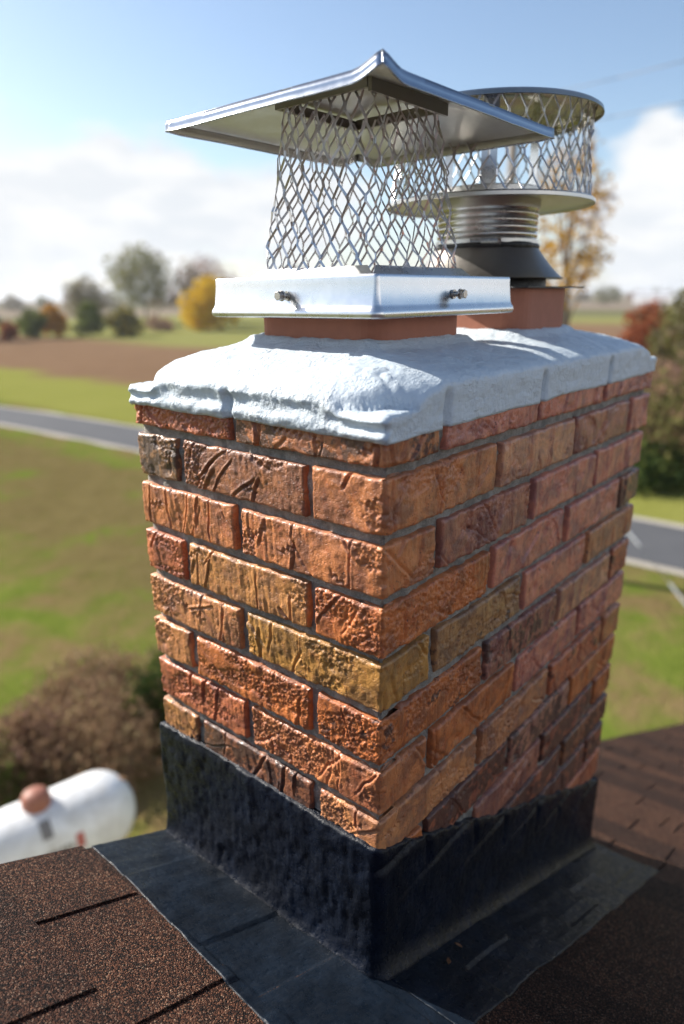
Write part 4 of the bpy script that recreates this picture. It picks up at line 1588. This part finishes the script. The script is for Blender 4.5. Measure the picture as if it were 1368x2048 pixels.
# right side
tree('poplar_tree', 'tall slender amber leaved tree behind the round cowl', 'tree', 40.0, 17.1, 16.6, 4.1, [YEL2, MAU], 1250, .15, .30, 24, seed=60, limbs=12)
tree('oak_tree', 'russet red tree in the meadow beyond the far chimney end', 'tree', 58.0, 17.6, 6.5, 4.8, REDL, 3000, .17, .04, 16, seed=61, shape=.75)
tree('shade_tree', 'tall olive tree standing behind the roadside brush and russet tree', 'tree', 50.0, 12.0, 7.8, 5.6, [OLV, GRY], 2600, .18, .05, 16, seed=62)
shrub('brush', 'tan and brown roadside brush next to the far chimney edge', 29.0, 9.6, 4.2, 5.5, [DRY, TANL], 3600, .11, 63, stems=14)
shrub('brush', 'tallest olive brown brush of the thicket across the road', 28.0, 6.4, 5.2, 4.6, [OLV, DRY], 3600, .11, 64, stems=14)
shrub('brush', 'low dark green brush at the foot of the roadside thicket', 25.6, 7.6, 1.9, 3.6, [DKG, GRN], 2600, .08, 65, stems=12)
shrub('brush', 'yellow green grassy bush in front of the tan roadside brush', 26.6, 9.6, 2.6, 3.2, [GRN, TANL], 2400, .08, 66, stems=12)
shrub('brush', 'mauve brown brush behind the roadside thicket under the russet tree', 38.0, 12.0, 4.0, 7.0, [MAU, DRY], 2600, .14, 67, stems=12)
shrub('brush', 'golden brown weeds in the meadow just beyond the far flue', 62.0, 24.5, 3.0, 9.0, [TANL, YEL], 2000, .2, 68, stems=12)
# yard shrubs round the tank
shrub('dry_shrub', 'dry brown shrub directly behind the white propane tank', 4.15, 8.35, 1.5, 2.1, [DRY, TANL], 4200, .035, 70, stems=18)
shrub('dry_shrub', 'dusty mauve brown shrub behind the tank next to the dome lid', 3.15, 9.15, 1.25, 1.6, [DRY, MAU], 4200, .035, 71, stems=16)
shrub('dry_shrub', 'pale brown ragged shrub on the lawn side of the dry shrubs', 4.6, 9.7, 1.3, 2.2, [DRY, TANL], 4000, .035, 72, stems=16)
shrub('green_shrub', 'dark green leafy shrub between the tank end and the chimney', 5.0, 8.0, 1.7, 1.5, [DKG, GRN], 4600, .04, 73, stems=16)
shrub('green_shrub', 'olive green weedy bush above the dome end of the tank', 2.2, 9.0, 1.1, 1.5, [GRN, DRY], 3200, .035, 74, stems=14)
shrub('ornamental_grass', 'tuft of tall pale green grass beside the chimney brick edge', 5.75, 8.75, 1.75, 1.1, [GRN, TANL], 2600, .045, 75, stems=20, cat='ornamental grass')

# ------------------------------------------------------------------ utility pole, wires, guy, far barn
PX_, PY_ = 15.2, 7.9
pole = thing('utility_pole', 'wooden utility pole in the yard behind the round chimney cowl', 'utility pole', (PX_, PY_, GZ))
b = MB()
b.tube((0, 0, -.3), (0, 0, 11.15), .15, .10, 14)
b.build('shaft', MAT_WOOD, pole, True)
b = MB()
b.box((-.8, -.05, 10.72), (.8, .05, 10.84))
b.build('crossarm', MAT_WOOD, pole)
tops = []
for q in (-.7, .7):
    b = MB()
    b.lathe((q, 0, 10.84), [(.02, 0), (.045, .02), (.03, .06), (.05, .09), (.02, .13), (0, .13)], 10)
    b.build('insulator', MAT_STEEL_DULL, pole, True)
def wire(name, label, cat, pts, r, mat, group=None, n=6):
    b = MB()
    for p, q in zip(pts[:-1], pts[1:]):
        b.tube(p, q, r, r, n)
    ob = b.build(name, mat, None, True)
    ob['label'], ob['category'] = label, cat
    if group:
        ob['group'] = group
    return ob
def px_dir(x, y):
    d = RT * (x - 684) - UP * (y - 1024) + FW * 1376.73
    return d.normalized()
def sag(p, q, s, n=14):
    p, q = Vector(p), Vector(q)
    return [p.lerp(q, k / n) - Vector((0, 0, s * 4 * (k / n) * (1 - k / n))) for k in range(n + 1)]
for z0, p1, lab in ((4.28, (9.15, 0.95, 2.60), 'upper thin power line crossing the sky beside the round cowl'),
                    (3.62, (9.35, 1.00, 2.18), 'lower thin power line crossing the sky beside the round cowl')):
    p0 = Vector((PX_, PY_, z0))
    p1 = Vector(p1)
    far_ = p0 + (p1 - p0) * 3.4 + Vector((0, 0, 2.4))
    wire('power_line', lab, 'power line', sag(p0, far_, .55), .0065, MAT_WIRE_DULL, 'power lines from the pole')
ga, gb = Vector((14.36, 2.25, GZ + .02)), Vector((PX_, PY_, -1.65))
gw = wire('guy_wire', 'slanting guy wire with pale guard running down over the road to the lawn', 'guy wire', [ga, gb], .009, MAT_CABLE)
for t0, t1 in ((.0, .17), (.30, .40)):
    b = MB()
    b.tube(ga.lerp(gb, t0), ga.lerp(gb, t1), .028, .028, 10)
    b.build('guard_sleeve', plain('pale_guard', (0.62, 0.62, 0.62), .5), gw)
barn = thing('barn', 'tiny white barn on the horizon above the russet tree', 'barn', (520, 158, GZ))
b = MB()
b.box((-6, -14, 0), (6, 14, 5))
b.build('wall', plain('white_barn_paint', (0.8, 0.8, 0.8), .6), barn)
b = MB()
b.hexa([(-6.4, -14.4, 5), (6.4, -14.4, 5), (6.4, 14.4, 5), (-6.4, 14.4, 5)], [(-.1, -14.4, 7.6), (.1, -14.4, 7.6), (.1, 14.4, 7.6), (-.1, 14.4, 7.6)])
b.build('roof', plain('barn_roof_metal', (0.45, 0.46, 0.48), .5), barn)

# ------------------------------------------------------------------ thin autumn haze over the fields
hm, HT = material('thin_haze')
hv = HT.n('ShaderNodeVolumePrincipled', {'Color': (0.86, 0.90, 0.95), 'Density': HAZE_DENSITY, 'Anisotropy': 0.2})
HT.n('ShaderNodeOutputMaterial', {'Volume': hv.outputs[0]})
b = MB()
b.box((-9600, -9600, GZ - 26), (9600, 9600, 34))
hz = b.build('haze', hm, None, False)
hz['kind'] = 'stuff'

# two small fallen leaves on the apron
ML = plain('fallen_leaf', (0.20, 0.075, 0.022), .6, .3, 300, .2, .001)
for x, y, a, nm in ((.105, -.032, .6, 'small orange leaf scrap lying on the black apron in shade'), (.150, -.020, 2.0, 'tiny red brown leaf scrap at the foot of the black flashing')):
    V, F = [], []
    for i in range(5):
        t = i / 4
        w = .0028 * math.sin(math.pi * min(.96, t + .06)) + .0003
        for q in (-1, 0, 1):
            u, v = (t - .5) * .011, q * w
            V.append((x + u * math.cos(a) - v * math.sin(a), y + u * math.sin(a) + v * math.cos(a), zr(x, y) - RB * (u * math.cos(a) - v * math.sin(a)) + .0085 + .002 * abs(q) + .002 * t))
    for i in range(4):
        F += [(3 * i, 3 * i + 1, 3 * i + 4, 3 * i + 3), (3 * i + 1, 3 * i + 2, 3 * i + 5, 3 * i + 4)]
    lf = link('fallen_leaf', mesh(V, F), ML, None, True, label=nm, category='leaf')
    lf.modifiers.new('solid', 'SOLIDIFY').thickness = .0004
